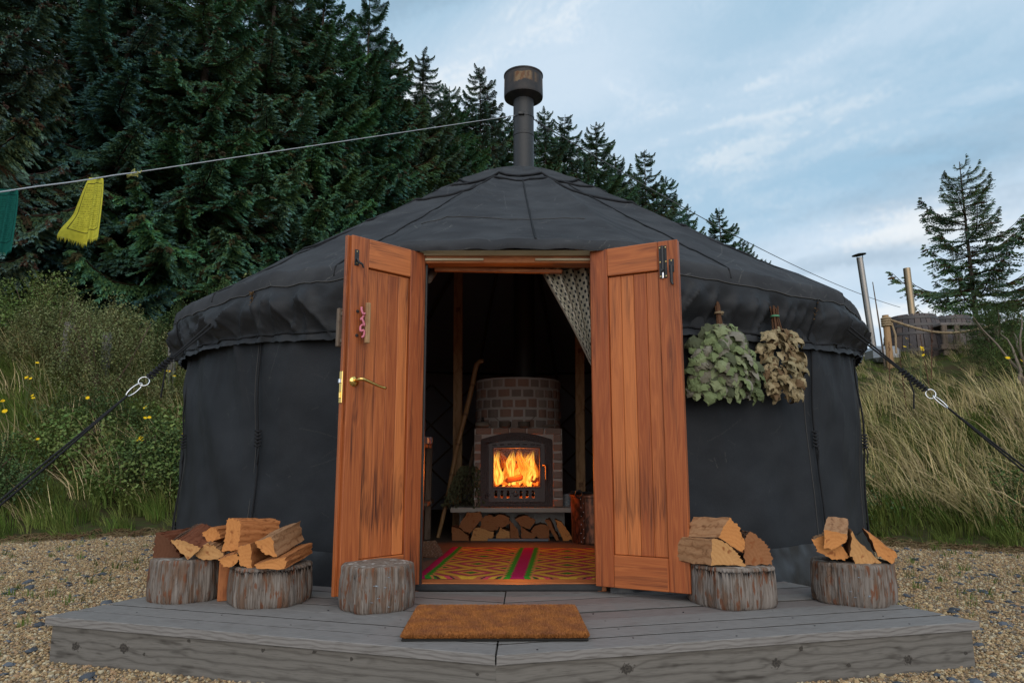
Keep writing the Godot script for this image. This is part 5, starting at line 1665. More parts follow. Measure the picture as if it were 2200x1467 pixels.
func hangings() -> void:
	bundle(Vector3(1.19, 1.765, -3.97), 0.40, 0.42, 0.60, 280, Vector2(0.10, 0.040), [Color(0.135, 0.170, 0.080), Color(0.20, 0.23, 0.125), Color(0.095, 0.12, 0.058), Color(0.21, 0.20, 0.165), Color(0.165, 0.205, 0.10), Color(0.08, 0.092, 0.055), Color(0.15, 0.14, 0.105)], 0, 1.0, Color(0.30, 0.22, 0.13), 41, "wide bundle of dried green leaves hanging on the yurt wall")
	bundle(Vector3(1.585, 1.785, -4.165), 0.56, 0.285, 0.61, 170, Vector2(0.085, 0.024), [Color(0.27, 0.21, 0.12), Color(0.20, 0.145, 0.08), Color(0.33, 0.265, 0.16), Color(0.14, 0.09, 0.05), Color(0.26, 0.22, 0.13)], 2, 1.3, Color(0.10, 0.33, 0.19), 43, "narrow bundle of curled beige oak leaves tied with green twine")
	guy(Vector3(-1.945, 1.735, -4.44), 0.225, Vector3(-3.11, 0.0, -3.30), "guy rope with steel ring and snap hook on the shrubby bank side of the yurt")
	guy(Vector3(2.27, 1.74, -4.62), 0.255, Vector3(3.911, 0.0, -4.11), "guy rope with steel ring and thick lashing on the barrel side of the yurt")
	flag(Vector3(-2.128, 2.296, -3.385), 0.1, 0.335, 0.185, Color(0.50, 0.48, 0.06), Color(0.07, 0.068, 0.02), 5, "yellow printed prayer flag folded over and fraying at its edge")
	flag(Vector3(-2.245, 2.066, -2.96), 0.15, 0.30, 0.20, Color(0.012, 0.095, 0.080), Color(0.006, 0.03, 0.028), 8, "dark green printed prayer flag with a frayed lower edge")

# ---------------------------------------------------------------- tubs on the rise
func barrel(p: Vector3, r: float, h: float, label: String) -> void:
	var o := thing("barrel_tub", label, "barrel", p, 0.0, "barrel tubs on the rise")
	var tones := []
	for c in [Color(0.082, 0.062, 0.058), Color(0.060, 0.050, 0.052), Color(0.100, 0.072, 0.062)]:
		tones.append(bump(mat(c, 0.6, 0.45), M.rough_n, 0.6))
	rng.seed = int(r * 100.0)
	var prof := func(t: float) -> float: return r * (1.0 - 0.27 * pow(maxf(0.0, t - 0.25) / 0.75, 1.7) - 0.10 * pow(maxf(0.0, 0.25 - t) / 0.25, 2.0))
	for k in 28:
		var a0 := TAU * k / 28.0 + 0.012
		var a1 := TAU * (k + 1) / 28.0 - 0.012
		var st := begin()
		for j in 8:
			var v := []
			for e in [[a0, j], [a1, j], [a1, j + 1], [a0, j + 1]]:
				var rr: float = prof.call(e[1] / 8.0)
				v.append(Vector3(cos(e[0]) * rr, h * e[1] / 8.0, sin(e[0]) * rr))
			fquad(st, v[0], v[1], v[2], v[3])
			for e in [[0, 3], [1, 2]]:
				fquad(st, v[e[0]], v[e[1]], v[e[1]] * Vector3(0.93, 1, 0.93), v[e[0]] * Vector3(0.93, 1, 0.93))
		var rt: float = prof.call(1.0)
		fquad(st, Vector3(cos(a0) * rt, h, sin(a0) * rt), Vector3(cos(a1) * rt, h, sin(a1) * rt), Vector3(cos(a1) * rt * 0.93, h, sin(a1) * rt * 0.93), Vector3(cos(a0) * rt * 0.93, h, sin(a0) * rt * 0.93))
		part("stave", done(st), tones[rng.randi() % 3], o)
	for t in [0.30, 0.62, 0.78, 0.93]:
		var r0: float = prof.call(t - 0.025)
		var r1: float = prof.call(t + 0.025)
		part("hoop", lathe([Vector2(r0 + 0.001, h * (t - 0.025)), Vector2(r0 + 0.008, h * (t - 0.025)), Vector2(r1 + 0.008, h * (t + 0.025)), Vector2(r1 + 0.001, h * (t + 0.025))], 48), bump(mat(Color(0.07, 0.062, 0.06), 0.55, 0.5, 0.4), M.rough_n, 0.2), o)
	part("inner_wall", lathe([Vector2(r * 0.66, h * 0.98), Vector2(r * 0.78, h * 0.4), Vector2(0.0, h * 0.4)], 36), tones[0], o)

func tubs() -> void:
	var y := land(8.35, -14.0)
	barrel(Vector3(8.36, y - 0.12, -14.3), 0.60, 1.08, "dark stained barrel tub with bulging sides next to the rope post")
	barrel(Vector3(9.52, land(9.5, -14.8) - 0.12, -14.95), 0.56, 0.93, "dark stained barrel tub standing behind the wooden steps")
	# stovepipes
	var pm := mat(Color(0.30, 0.28, 0.26), 0.45, 0.5, 0.9)
	var a := Vector3(7.36, land(7.4, -14.0) - 0.05, -14.0)
	var o := thing("stovepipe", "tall leaning steel stovepipe with a flat rain cap", "stovepipe", a)
	var tip := Vector3(7.215, 4.96, -14.0) - a
	part("pipe", tube([Vector3.ZERO, tip * 0.5, tip], [0.062], 16), pm, o)
	part("rain_cap", lathe([Vector2(0.0, 0.10), Vector2(0.14, 0.065), Vector2(0.14, 0.055), Vector2(0.0, 0.085)], 20), M.black_paint, o, at(tip, eul(0.0, 0, 0.12)))
	for s in [-0.06, 0.06]:
		part("cap_strut", tube([tip + Vector3(s, -0.02, 0.02), tip + Vector3(s, 0.07, 0.0)], [0.008], 5), M.black_paint, o)
	part("stove_box", bbox(Vector3(0.55, 0.32, 0.5), 0.08), mat(Color(0.33, 0.34, 0.36), 0.4, 0.5, 0.6), o, at(Vector3(0.1, 0.10, 0.1)))
	a = Vector3(8.42, land(8.3, -15.2), -15.3)
	o = thing("stovepipe", "short plain stovepipe rising behind the barrel next to the rope post", "stovepipe", a)
	tip = Vector3(8.93, 5.09, -15.3) - a
	part("pipe", tube([Vector3(0.56, 0, 0), tip], [0.075], 16), mat(Color(0.34, 0.26, 0.17), 0.4, 0.5, 0.8), o)
	# rope fence
	var rope := bump(mat(Color(0.40, 0.30, 0.19), 0.95, 0.1), M.fine_n, 0.8)
	o = thing("rope_post", "round wooden post with rope wound round its head", "post", Vector3(7.28, land(7.28, -13.3), -13.3))
	var ph := 3.60 - o.position.y
	part("post", tube([Vector3(0, -0.1, 0), Vector3(-0.02, ph, 0)], [0.065, 0.06], 10), M.pine, o)
	for k in 4:
		var pts := []
		for i in 17: pts.append(Vector3(-0.015 + 0.075 * cos(TAU * i / 16.0), ph - 0.06 - 0.045 * k - 0.02 * i / 16.0, 0.075 * sin(TAU * i / 16.0)))
		part("rope_turn", tube(pts, [0.022], 7), rope, o)
	part("hanging_end", tube([Vector3(0.07, ph - 0.15, 0.03), Vector3(0.12, ph - 0.4, 0.04), Vector3(0.11, ph - 0.75, 0.03)], [0.02], 7), rope, o)
	var r0 := Vector3(7.32, 3.50, -13.25)
	var r1 := Vector3(9.4, 3.42, -13.4)
	var o2 := thing("rope_rail", "thick slack rope slung in front of the barrel tubs", "rope", r0)
	var st := begin()
	for s in 3:
		var pts := []
		for i in 90:
			var t := i / 89.0
			var ph2 := t * 150.0 + s * TAU / 3.0
			pts.append((r1 - r0) * t + Vector3(0, -0.20 * sin(PI * t), 0) + Vector3(0, cos(ph2), sin(ph2)) * 0.013)
		add_tube(st, pts, [0.015], 6)
	part("strands", done(st), rope, o2)
	o = thing("rope_post", "grey post among the gorse holding the end of the slack rope", "post", Vector3(9.45, land(9.45, -13.4), -13.4))
	part("post", tube([Vector3(0, -0.1, 0), Vector3(0, 0.62, 0)], [0.05], 9), M.old_wood, o)
	# wooden steps between the tubs
	o = thing("tub_steps", "dark wooden steps and platform between the barrel tubs", "steps", Vector3(8.95, land(8.95, -13.7), -13.7))
	for b in [[Vector3(-0.1, 0.52, 0), Vector3(0.85, 0.05, 0.45)], [Vector3(0.5, 0.20, 0.2), Vector3(0.8, 0.05, 0.4)], [Vector3(0.45, 0.36, 0.1), Vector3(0.5, 0.05, 0.3)]]:
		part("tread", bbox(b[1], 0.006, Vector2(b[0].x, 0.1)), M.deck_brown, o, at(b[0]))
	for x in [-0.45, -0.2, 0.25]:
		part("leg", bbox(Vector3(0.6, 0.10, 0.05), 0.005, Vector2(x, 0.3)), M.old_wood, o, at(Vector3(x, 0.20, 0.2), eul(0, 0, PI / 2)))
	part("lower_rail", bbox(Vector3(1.4, 0.10, 0.05), 0.005), M.old_wood, o, at(Vector3(0.15, 0.06, 0.22)))
	# thin bare poles stuck in the grass
	for q in [[Vector3(7.33, 0, -13.6), 1.75, -0.10, "thin bare stick standing behind the rope post"], [Vector3(5.9, 0, -13.2), 1.15, -0.02, "thin bare stick showing above the yurt eave"], [Vector3(10.75, 0, -14.0), 1.9, 0.05, "thin bare stick with an orange tie beside the lone spruce"]]:
		var p: Vector3 = q[0]
		p.y = land(p.x, p.z)
		var s := thing("bare_stick", q[3], "stick", p)
		part("stick", tube([Vector3.ZERO, Vector3(q[2] * 0.4, q[1] * 0.5, 0), Vector3(q[2], q[1], 0)], [0.02, 0.015, 0.008], 6), M.old_wood, s)
		if q[2] > 0.0: part("orange_tie", tube([Vector3(-0.04, 0.92, 0.03), Vector3(0.03, 0.98, 0.03), Vector3(0.02, 0.85, 0.04)], [0.012], 5), mat(Color(0.6, 0.09, 0.02), 0.8), s)

# ---------------------------------------------------------------- ground and plants
func tinted(rough := 0.85, spec := 0.25, back := 0.0) -> StandardMaterial3D:
	var m := mat(Color(1, 1, 1), rough, spec)
	m.vertex_color_use_as_albedo = true
	if back > 0.0:
		m.backlight_enabled = true
		m.backlight = Color(back, back, back)
	return m

func ground() -> void:
	var gn := FastNoiseLite.new()
	gn.frequency = 1.0
	gn.fractal_octaves = 3
	var cell := FastNoiseLite.new()
	cell.noise_type = FastNoiseLite.TYPE_CELLULAR
	cell.cellular_return_type = FastNoiseLite.RETURN_CELL_VALUE
	cell.frequency = 0.14
	rng.seed = 2
	var t := paint(512, 512, func(x: int, y: int) -> Color:
		var k := cell.get_noise_2d(x, y) * 0.5 + 0.5
		var c := mixc(Color(0.22, 0.155, 0.09), Color(0.40, 0.30, 0.19), k)
		if k > 0.86: c = Color(0.10, 0.105, 0.115)
		return mixc(c, Color(0.13, 0.09, 0.055), 0.4 + gn.get_noise_2d(x * 0.04, y * 0.04)))
	var gm := bump(tmat(t, Vector2(1.1, 1.1), 0.95, 0.2), t, 1.2)
	var g := top("ground", sheet(40, 40, func(u: float, v: float) -> Vector3: return Vector3((u - 0.5) * 800.0, 0.0, (v - 0.5) * 800.0), func(u: float, v: float) -> Vector2: return Vector2(u, v) * 800.0), gm)
	tag(g, "tan gravel yard round the deck", "gravel", "", "structure")
	# banks and rising ground behind
	var soil := paint(256, 256, func(x: int, y: int) -> Color:
		return mixc(Color(0.055, 0.045, 0.025), Color(0.05, 0.062, 0.022), 0.5 + gn.get_noise_2d(x * 0.05, y * 0.05) * 1.3))
	var sm := tmat(soil, Vector2(0.35, 0.35), 0.95, 0.1)
	var hs := sheet(220, 200, func(u: float, v: float) -> Vector3:
		var a := (u - 0.5) * 2.0
		var x := signf(a) * (absf(a) * 16.0 + pow(absf(a), 5.0) * 150.0)
		var z := toe(x) + 0.55 - (v * 26.0 + pow(v, 5.0) * 260.0)
		return Vector3(x, land(x, z), z), func(u: float, v: float) -> Vector2: return Vector2(u * 60.0, v * 60.0))
	tag(top("hillside", hs, sm), "grassy bank rising behind the yurt", "hillside", "", "structure")
	# loose stones
	rng.seed = 4
	var rocks := []
	for k in 3:
		var s := SphereMesh.new()
		s.radius = 1.0
		s.height = 2.0
		s.radial_segments = 6
		s.rings = 3
		var arr := s.get_mesh_arrays()
		var vs: PackedVector3Array = arr[Mesh.ARRAY_VERTEX]
		var st := begin()
		var idx: PackedInt32Array = arr[Mesh.ARRAY_INDEX]
		for i in range(0, idx.size(), 3):
			var q := []
			for j in 3:
				var p: Vector3 = vs[idx[i + j]]
				var g2 := 1.0 + 0.55 * nz.get_noise_3d(p.x * 90.0 + k * 400.0, p.y * 90.0, p.z * 90.0)
				q.append(Vector3(p.x * g2, p.y * g2 * 0.62, p.z * g2 * 0.8))
			if (q[0] as Vector3).distance_to(q[1]) > 0.01 and (q[1] as Vector3).distance_to(q[2]) > 0.01 and (q[0] as Vector3).distance_to(q[2]) > 0.01:
				tri(st, q[0], q[1], q[2])
		rocks.append(done(st))
	var pm := tinted(0.9, 0.3)
	var palette := [Color(0.43, 0.30, 0.165), Color(0.37, 0.26, 0.14), Color(0.50, 0.38, 0.22), Color(0.30, 0.20, 0.11), Color(0.50, 0.43, 0.30), Color(0.36, 0.235, 0.14), Color(0.22, 0.18, 0.14)]
	for k in 3:
		var xf := []
		var col := []
		var want := 40000
		while xf.size() < want:
			var x := rf(-8.0, 8.0)
			var z := -2.3 - 7.2 * pow(rng.randf(), 1.5)
			if absf(x) > 0.80 * -z + 0.4: continue
			if z < toe(x) + 0.1: continue
			if absf(x) < 1.95 and z < -2.75 - 0.26 * absf(x) and z > -4.2: continue
			if Vector2(x - YX, z - YZ).length() < 2.95: continue
			var s := rf(0.004, 0.0085) if rng.randf() < 0.95 else rf(0.009, 0.016)
			xf.append(Transform3D(eul(rf(-0.5, 0.5), rf(0, TAU), rf(-0.5, 0.5)).scaled_local(Vector3.ONE * s), Vector3(x, s * 0.25 + rf(0.0, 0.004), z)))
			var c: Color = palette[rng.randi() % 7]
			col.append(c * rf(0.75, 1.15))
		var mm := multi(numbered("gravel"), rocks[k], pm, xf, col, self)
		tag(mm, "small tan gravel stones covering the yard", "gravel", "gravel of the yard", "stuff")
	var xf := []
	var col := []
	rng.seed = 29
	while xf.size() < 1300:
		var x := rf(-8.0, 8.0)
		var z := -2.3 - 6.8 * pow(rng.randf(), 1.3)
		if absf(x) > 0.80 * -z + 0.4 or z < toe(x) + 0.2: continue
		if absf(x) < 2.1 and z < -2.6 - 0.26 * absf(x) and z > -4.2: continue
		if Vector2(x - YX, z - YZ).length() < 3.0: continue
		var patch := nz.get_noise_2d(x * 60.0 + 50.0, z * 60.0)
		if rng.randf() > 0.12 + smoothstep(0.0, 0.45, patch) + (0.5 if x > 1.9 and x < 2.9 and z > -3.9 else 0.0): continue
		var s := rf(0.010, 0.026) if rng.randf() < 0.85 else rf(0.024, 0.04)
		xf.append(Transform3D(eul(rf(-0.35, 0.35), rf(0, TAU), rf(-0.35, 0.35)).scaled_local(Vector3(s, s * 0.55, s * rf(0.6, 1.1))), Vector3(x, s * 0.25, z)))
		var g3 := rf(0.7, 1.4)
		col.append(Color(0.068, 0.078, 0.095) * g3)
	tag(multi("slate_chips", rocks[1], tinted(0.7, 0.4), xf, col, self), "dark blue grey slate chips scattered over the gravel", "slate", "", "stuff")

# one tuft: blades that bow over, straw or green
func tuft_mesh(n: int, h: float, spread: float, lean: float, wide: float) -> ArrayMesh:
	var st := begin()
	for k in n:
		var a := rf(0, TAU)
		var p := Vector3(cos(a), 0, sin(a)) * spread * sqrt(rng.randf())
		var d := Vector3(cos(a) * 0.35 + lean + rf(-0.25, 0.25), 0, sin(a) * 0.35 + rf(-0.2, 0.35))
		var hh := h * rf(0.5, 1.0)
		var w := Vector3(rf(0.5, 1.0), 0, rf(-0.7, 0.7)).normalized() * wide * rf(0.7, 1.2)
		var g := rf(0.7, 1.25)
		var tone := Color(g, g * rf(0.92, 1.06), g * rf(0.8, 1.1))
		var prev := [p - w, p + w]
		for i in range(1, 4):
			var t := i / 3.0
			var c := p + Vector3(0, hh * (t - 0.22 * t * t), 0) + d * hh * t * t * 0.75
			var ww := w * (1.0 - t * 0.85)
			st.set_color(tone)
			if i < 3:
				tri(st, prev[0], prev[1], c + ww)
				tri(st, prev[0], c + ww, c - ww)
			else:
				tri(st, prev[0], prev[1], c)
			prev = [c - ww, c + ww]
	return done(st)

func grass() -> void:
	rng.seed = 71
	var gm := tinted(0.8, 0.2, 0.25)
	var kinds := [
		["bank_grass", tuft_mesh(24, 0.50, 0.11, -0.35, 0.0065), 5200, "tall green grass growing over the bank", 0],
		["dry_grass", tuft_mesh(11, 0.85, 0.12, -0.55, 0.0068), 3000, "pale straw coloured dry grass leaning over the bank", 1],
		["yard_grass", tuft_mesh(14, 0.07, 0.035, 0.0, 0.002), 420, "small green grass tufts sprouting in the gravel", 2]]
	for k in kinds:
		var xf := []
		var col := []
		var kind: int = k[4]
		var guard := 0
		while xf.size() < k[2] and guard < 400000:
			guard += 1
			var x := rf(-15.0, 15.0)
			var z := rf(-17.0, -3.0)
			if absf(x) > 0.85 * -z + 1.0: continue
			if Vector2(x - YX, z - YZ).length() < 3.15: continue
			var s := toe(x) - z
			if kind < 2:
				if s < (0.0 if kind == 0 else 0.7): continue
				if absf(x) < 2.3 and s > 0.0: continue
				if kind == 1 and x < 0.0 and rng.randf() > 0.28: continue
				if kind == 1 and nz.get_noise_2d(x * 26.0, z * 26.0 + 70.0) < -0.14: continue
				if kind == 0 and x > 0.0 and s > 1.2 and rng.randf() > 0.55 + nz.get_noise_2d(x * 18.0 + 40.0, z * 18.0): continue
				var sc := rf(0.65, 1.25) * (0.55 if s < 0.5 else 1.0) * (0.38 if s > 5.6 and x > 0.0 else 1.0)
				xf.append(Transform3D(eul(rf(-0.15, 0.2), rf(-1.1, 1.1), rf(-0.1, 0.25)).scaled_local(Vector3.ONE * sc), Vector3(x, land(x, z) - 0.02, z)))
				if kind == 0 and x < 0.0: col.append(Color(0.10, 0.175, 0.036).lerp(Color(0.18, 0.21, 0.06), rng.randf()) * rf(0.6, 1.25))
				elif kind == 0: col.append(Color(0.075, 0.135, 0.028).lerp(Color(0.17, 0.205, 0.055), rng.randf()) * rf(0.5, 1.2))
				else: col.append(Color(0.66, 0.52, 0.31).lerp(Color(0.42, 0.38, 0.18), rng.randf()) * rf(0.6, 1.2))
			else:
				if s > 0.4 or z > -2.2: continue
				if absf(x) < 2.2 and z > -4.3: continue
				if s < -0.5 and rng.randf() > 0.35 + nz.get_noise_2d(x * 50.0, z * 50.0): continue
				xf.append(Transform3D(eul(0, rf(0, TAU), 0).scaled_local(Vector3.ONE * rf(0.5, 1.5)), Vector3(x, 0.0, z)))
				col.append(Color(0.10, 0.15, 0.035) * rf(0.7, 1.2))
		tag(multi(k[0], k[1], gm, xf, col, self), k[3], "grass", "", "stuff")
	# brown litter along the foot of the banks
	var st := begin()
	for i in 6:
		var a := rf(0, TAU)
		add_tube(st, [Vector3(rf(-0.08, 0.08), 0.005, rf(-0.05, 0.05)), Vector3(rf(-0.1, 0.1), 0.03, rf(-0.05, 0.05)), Vector3(rf(-0.14, 0.14), 0.006, rf(-0.07, 0.07))], [0.004, 0.003, 0.002], 4, false)
	var xf := []
	var col := []
	while xf.size() < 900:
		var x := rf(-9.0, 9.0)
		if absf(x) < 2.6: continue
		var z := toe(x) + rf(-0.2, 0.35)
		xf.append(Transform3D(eul(0, rf(0, TAU), 0).scaled_local(Vector3.ONE * rf(0.5, 1.3)), Vector3(x, maxf(0.0, land(x, z)) + 0.005, z)))
		col.append(Color(0.13, 0.075, 0.042).lerp(Color(0.22, 0.17, 0.09), rng.randf()))
	tag(multi("plant_litter", done(st), tinted(0.95, 0.1), xf, col, self), "brown dead stalks lying along the foot of the banks", "litter", "", "stuff")

# a needled bough along +x, one metre long; twigs to both sides with brushes of needles
func bough_mesh(sd: int, stations: int, sub: int, fat: float) -> ArrayMesh:
	rng.seed = sd
	var st := begin()
	var axis := func(t: float) -> Vector3: return Vector3(t, -0.20 * sin(t * 2.3) + 0.12 * t * t * t, 0.03 * sin(t * 5.0 + sd))
	var wood := Color(0.045, 0.030, 0.022)
	st.set_color(wood)
	var pts := []
	for i in 7: pts.append(axis.call(i / 6.0))
	add_tube(st, pts, [0.016, 0.014, 0.012, 0.010, 0.008, 0.006, 0.003], 5, false)
	st.set_smooth_group(-1)
	var brush := func(p: Vector3, d: Vector3, l: float, c: Color) -> void:
		st.set_color(c)
		var n := d.normalized()
		var s := n.cross(Vector3.UP)
		s = s.normalized() if s.length() > 0.05 else Vector3.RIGHT
		var u := n.cross(s).normalized()
		for w in [s * 0.85 + u * 0.4, u * 0.9 - s * 0.3]:
			var ww: Vector3 = w * l * fat
			var a := p
			var m := p + n * l * 0.55
			var e := p + n * l
			tri(st, a, m + ww, e)
			tri(st, a, e, m - ww)
	for i in stations:
		var t := lerpf(0.10, 0.99, i / float(stations - 1))
		for s in [-1.0, 1.0]:
			if rng.randf() < 0.06: continue
			var p: Vector3 = axis.call(t + rf(-0.01, 0.01))
			var l := (0.34 * pow(1.0 - t, 0.75) + 0.055) * rf(0.7, 1.15)
			var d := Vector3(rf(0.55, 0.95), rf(-0.45, 0.02), s * rf(0.6, 1.0)).normalized()
			var tone := rf(0.75, 1.3)
			var dead := rng.randf() < 0.10
			st.set_color(wood)
			var tip := p + d * l + Vector3(0, -0.25 * l, 0)
			for j in sub:
				var q := (j + 0.6) / sub
				var b := p.lerp(tip, q) + Vector3(0, 0.07 * l * sin(PI * q), 0)
				var ll := 0.052 * (1.25 - 0.45 * q) * rf(0.7, 1.2)
				for e in [-1.0, 1.0]:
					var dd: Vector3 = (d * rf(0.7, 1.1) + d.cross(Vector3.UP).normalized() * e * rf(0.4, 0.9) + Vector3(0, rf(-0.95, 0.1), 0))
					var c := Color(0.072, 0.150, 0.098).lerp(Color(0.135, 0.190, 0.080), rng.randf())
					if j >= sub - 2: c = Color(0.125, 0.23, 0.17)
					if dead: c = Color(0.095, 0.070, 0.042)
					brush.call(b, dd, ll, c * tone)
			brush.call(tip - d * 0.02, d + Vector3(0, -0.1, 0), 0.06, (Color(0.12, 0.215, 0.175) if not dead else wood) * tone)
	return done(st)

var boughs := []
var sparse: ArrayMesh
var needle: StandardMaterial3D

func spruce(p: Vector3, h: float, spread: float, first: float, sd: int, label: String, group: String, open := false) -> void:
	rng.seed = sd * 17 + 3
	var o := thing("spruce_tree", label, "tree", p, 0.0, group)
	var tint := Color(rf(0.78, 1.02), rf(0.94, 1.1), rf(0.80, 1.15))
	var bend := Vector3(rf(-0.15, 0.15), 0, rf(-0.15, 0.15))
	var pts := []
	var rad := []
	var rb := 0.012 * h + 0.04
	for i in 9:
		var t := i / 8.0
		pts.append(Vector3(0, -0.3, 0).lerp(Vector3(0, h, 0), t) + bend * sin(t * 3.0))
		rad.append(lerpf(rb, 0.012, pow(t, 0.85)))
	part("trunk", tube(pts, rad, 9), M.trunk, o)
	var xf := []
	var col := []
	var y := first
	while y < h - 0.12:
		var t := y / h
		var l := spread * pow(1.0 - t, 0.72) * (0.75 + 0.25 * smoothstep(0.0, 0.25, t)) * (0.85 + 0.3 * nz.get_noise_2d(y * 14.0, sd * 50.0)) + 0.22
		var n := 5 if t < 0.8 else 4
		if open: n = 5
		var a0 := rf(0, TAU)
		for k in n:
			if rng.randf() < (0.12 if open else 0.03): continue
			var a := a0 + TAU * k / n + rf(-0.45, 0.45)
			var ll := l * rf(0.62, 1.18)
			var lift := lerpf(-0.12, 0.48, pow(t, 1.4)) + rf(-0.16, 0.16)
			if open: lift = lerpf(0.0, 0.7, t) + rf(-0.12, 0.16)
			var b := Basis(Vector3.UP, a) * Basis(Vector3(0, 0, 1), lift) * Basis(Vector3.RIGHT, rf(-0.35, 0.35))
			xf.append(Transform3D(b.scaled_local(Vector3(ll, ll * rf(0.9, 1.3), ll * rf(0.85, 1.15))), Vector3(0, y + rf(-0.1, 0.1), 0) + bend * sin(t * 3.0)))
			var g := rf(0.75, 1.25)
			col.append(Color(g * rf(0.9, 1.15), g, g * rf(0.85, 1.2)) * tint)
		y += rf(0.24, 0.36) * (1.35 if open else (1.0 if first > 1.5 else 0.62)) * clampf(h / 12.0, 0.5, 1.2)
	multi("crown", sparse if open else boughs[sd % boughs.size()], needle, xf, col, o).set_meta("kind", "stuff")

func forest() -> void:
	needle = tinted(0.9, 0.12)
	M.trunk = bump(mat(Color(0.085, 0.068, 0.058), 0.95, 0.2), M.rough_n, 1.5)
	for k in 3: boughs.append(bough_mesh(200 + k, 34, 12, 0.15))
	sparse = bough_mesh(230, 20, 7, 0.19)
	var g := "spruces of the plantation behind the yurt"
	var line := [[-12.43, -15.0, 18.0], [-12.8, -18.5, 20.0], [-10.4, -17.5, 20.0], [-8.55, -18.0, 19.0], [-7.15, -19.2, 17.9], [-6.07, -20.5, 16.9], [-4.95, -22.0, 16.75], [-4.5, -24.0, 16.4], [-3.58, -26.0, 17.06], [-2.67, -27.5, 16.4], [-1.466, -29.0, 18.1], [-0.33, -31.0, 17.0], [1.65, -33.0, 18.33], [2.79, -34.0, 18.5], [4.62, -36.0, 19.09], [5.92, -38.0, 18.2], [8.07, -40.0, 19.3], [9.76, -42.0, 18.5], [11.53, -44.0, 17.2], [14.29, -46.0, 17.87], [16.45, -48.0, 16.17], [18.6, -50.0, 15.4]]
	var own := {
		6: "tall spruce that ends the solid wall of trees against the sky", 8: "broad topped spruce between the tall wall of trees and the chimney",
		10: "pointed spruce rising beside the chimney cowl on the flag line side", 12: "spruce rising just past the chimney on the barrel side",
		14: "wide spruce on the skyline past the chimney, topped by two tips", 16: "slender spruce standing clear with sky on both sides",
		19: "small far spruce standing alone above the yurt roof", 20: "low spruce beside the small lone far spruce", 21: "farthest spruce, only its tip above the yurt roof"}
	for i in line.size():
		var q: Array = line[i]
		var y := land(q[0], q[1])
		var h: float = q[2] - y
		spruce(Vector3(q[0], y, q[1]), h, (4.3 if i > 10 else 3.8) if i > 6 else 3.4, 1.2 if i > 4 else 1.6, i + 1, own.get(i, "tall dark green spruce in the front row of the plantation"), g)
	rng.seed = 303
	for i in 20:
		# second row behind, a little lower
		var t := (i + rf(0.2, 0.8)) / 20.0
		var x := lerpf(-17.5, 13.0, t)
		var z := lerpf(-18.0, -48.0, t) - rf(2.0, 4.0)
		if i < 7: z = rf(-24.0, -21.0)
		var y := land(x, z)
		var hh := rf(12.0, 14.0) + (1.6 if i > 8 else 0.0)
		spruce(Vector3(x, y, z), hh if i > 6 else hh + 2.0, 3.3, 1.8, 60 + i, "dark spruce standing deeper in the plantation", "spruces deeper in the plantation")
	spruce(Vector3(16.3, land(16.3, -24.0), -24.0), 11.48 - land(16.3, -24.0), 3.5, 1.6, 96, "lone open spruce on the rise behind the barrel tubs", "", true)

func sprig(sd: int, n: int, leaf: float, wide: float) -> ArrayMesh:
	rng.seed = sd
	var st := begin()
	st.set_color(Color(0.35, 0.24, 0.16))
	var pts := []
	for i in 5: pts.append(Vector3(0.05 * sin(i * 1.3 + sd), i * 0.11, 0.05 * cos(i * 1.7)))
	add_tube(st, pts, [0.006, 0.005, 0.004, 0.003, 0.002], 4, false)
	st.set_smooth_group(-1)
	for k in n:
		var t := rng.randf()
		var p: Vector3 = (pts[int(t * 3.99)] as Vector3).lerp(pts[int(t * 3.99) + 1], fposmod(t * 3.99, 1.0)) + Vector3(rf(-0.12, 0.12), rf(-0.03, 0.06), rf(-0.12, 0.12))
		var b := eul(rf(-0.9, 0.9), rf(0, TAU), rf(-0.6, 1.0))
		var g := rf(0.65, 1.35)
		var l := leaf * rf(0.7, 1.3)
		st.set_color(Color(g * rf(0.9, 1.2), g, g * rf(0.7, 1.1)))
		tri(st, p, p + b * Vector3(l * 0.45, 0.004, l * wide), p + b * Vector3(l, 0, 0))
		tri(st, p, p + b * Vector3(l, 0, 0), p + b * Vector3(l * 0.45, 0.004, -l * wide))
	return done(st)

func shrub(p: Vector3, r: float, h: float, mesh: Mesh, c0: Color, c1: Color, sd: int, label: String, group: String) -> void:
	rng.seed = sd * 31 + 5
	var o := thing("shrub", label, "shrub", p, 0.0, group)
	var st := begin()
	for i in 7:
		var a := rf(0, TAU)
		add_tube(st, [Vector3(rf(-0.08, 0.08), -0.08, rf(-0.08, 0.08)), Vector3(cos(a) * r * 0.35, h * 0.4, sin(a) * r * 0.35), Vector3(cos(a) * r * 0.6, h * rf(0.6, 0.85), sin(a) * r * 0.6)], [0.018, 0.012, 0.005], 5, false)
	part("stems", done(st), mat(Color(0.12, 0.08, 0.055), 0.9), o)
	var xf := []
	var col := []
	var n := int(150.0 * r * (0.5 + h))
	for i in n:
		var a := rf(0, TAU)
		var e := asin(rf(-0.1, 1.0))
		var rr := pow(rng.randf(), 0.33)
		var lump := 1.0 + 0.35 * nz.get_noise_3d(cos(a) * 70.0 + sd * 90.0, sin(a) * 70.0, e * 60.0)
		var q := Vector3(cos(a) * cos(e) * r, sin(e) * h * 0.9, sin(a) * cos(e) * r) * rr * lump
		xf.append(Transform3D(eul(sin(a) * 0.6 * cos(e) + rf(-0.4, 0.4), rf(0, TAU), -cos(a) * 0.6 * cos(e) + rf(-0.4, 0.4)).scaled_local(Vector3.ONE * rf(0.6, 1.1)), q - Vector3(0, 0.12, 0)))
		col.append(c0.lerp(c1, rng.randf()) * rf(0.75, 1.2))
	multi("foliage", mesh, M.leafy, xf, col, o).set_meta("kind", "stuff")

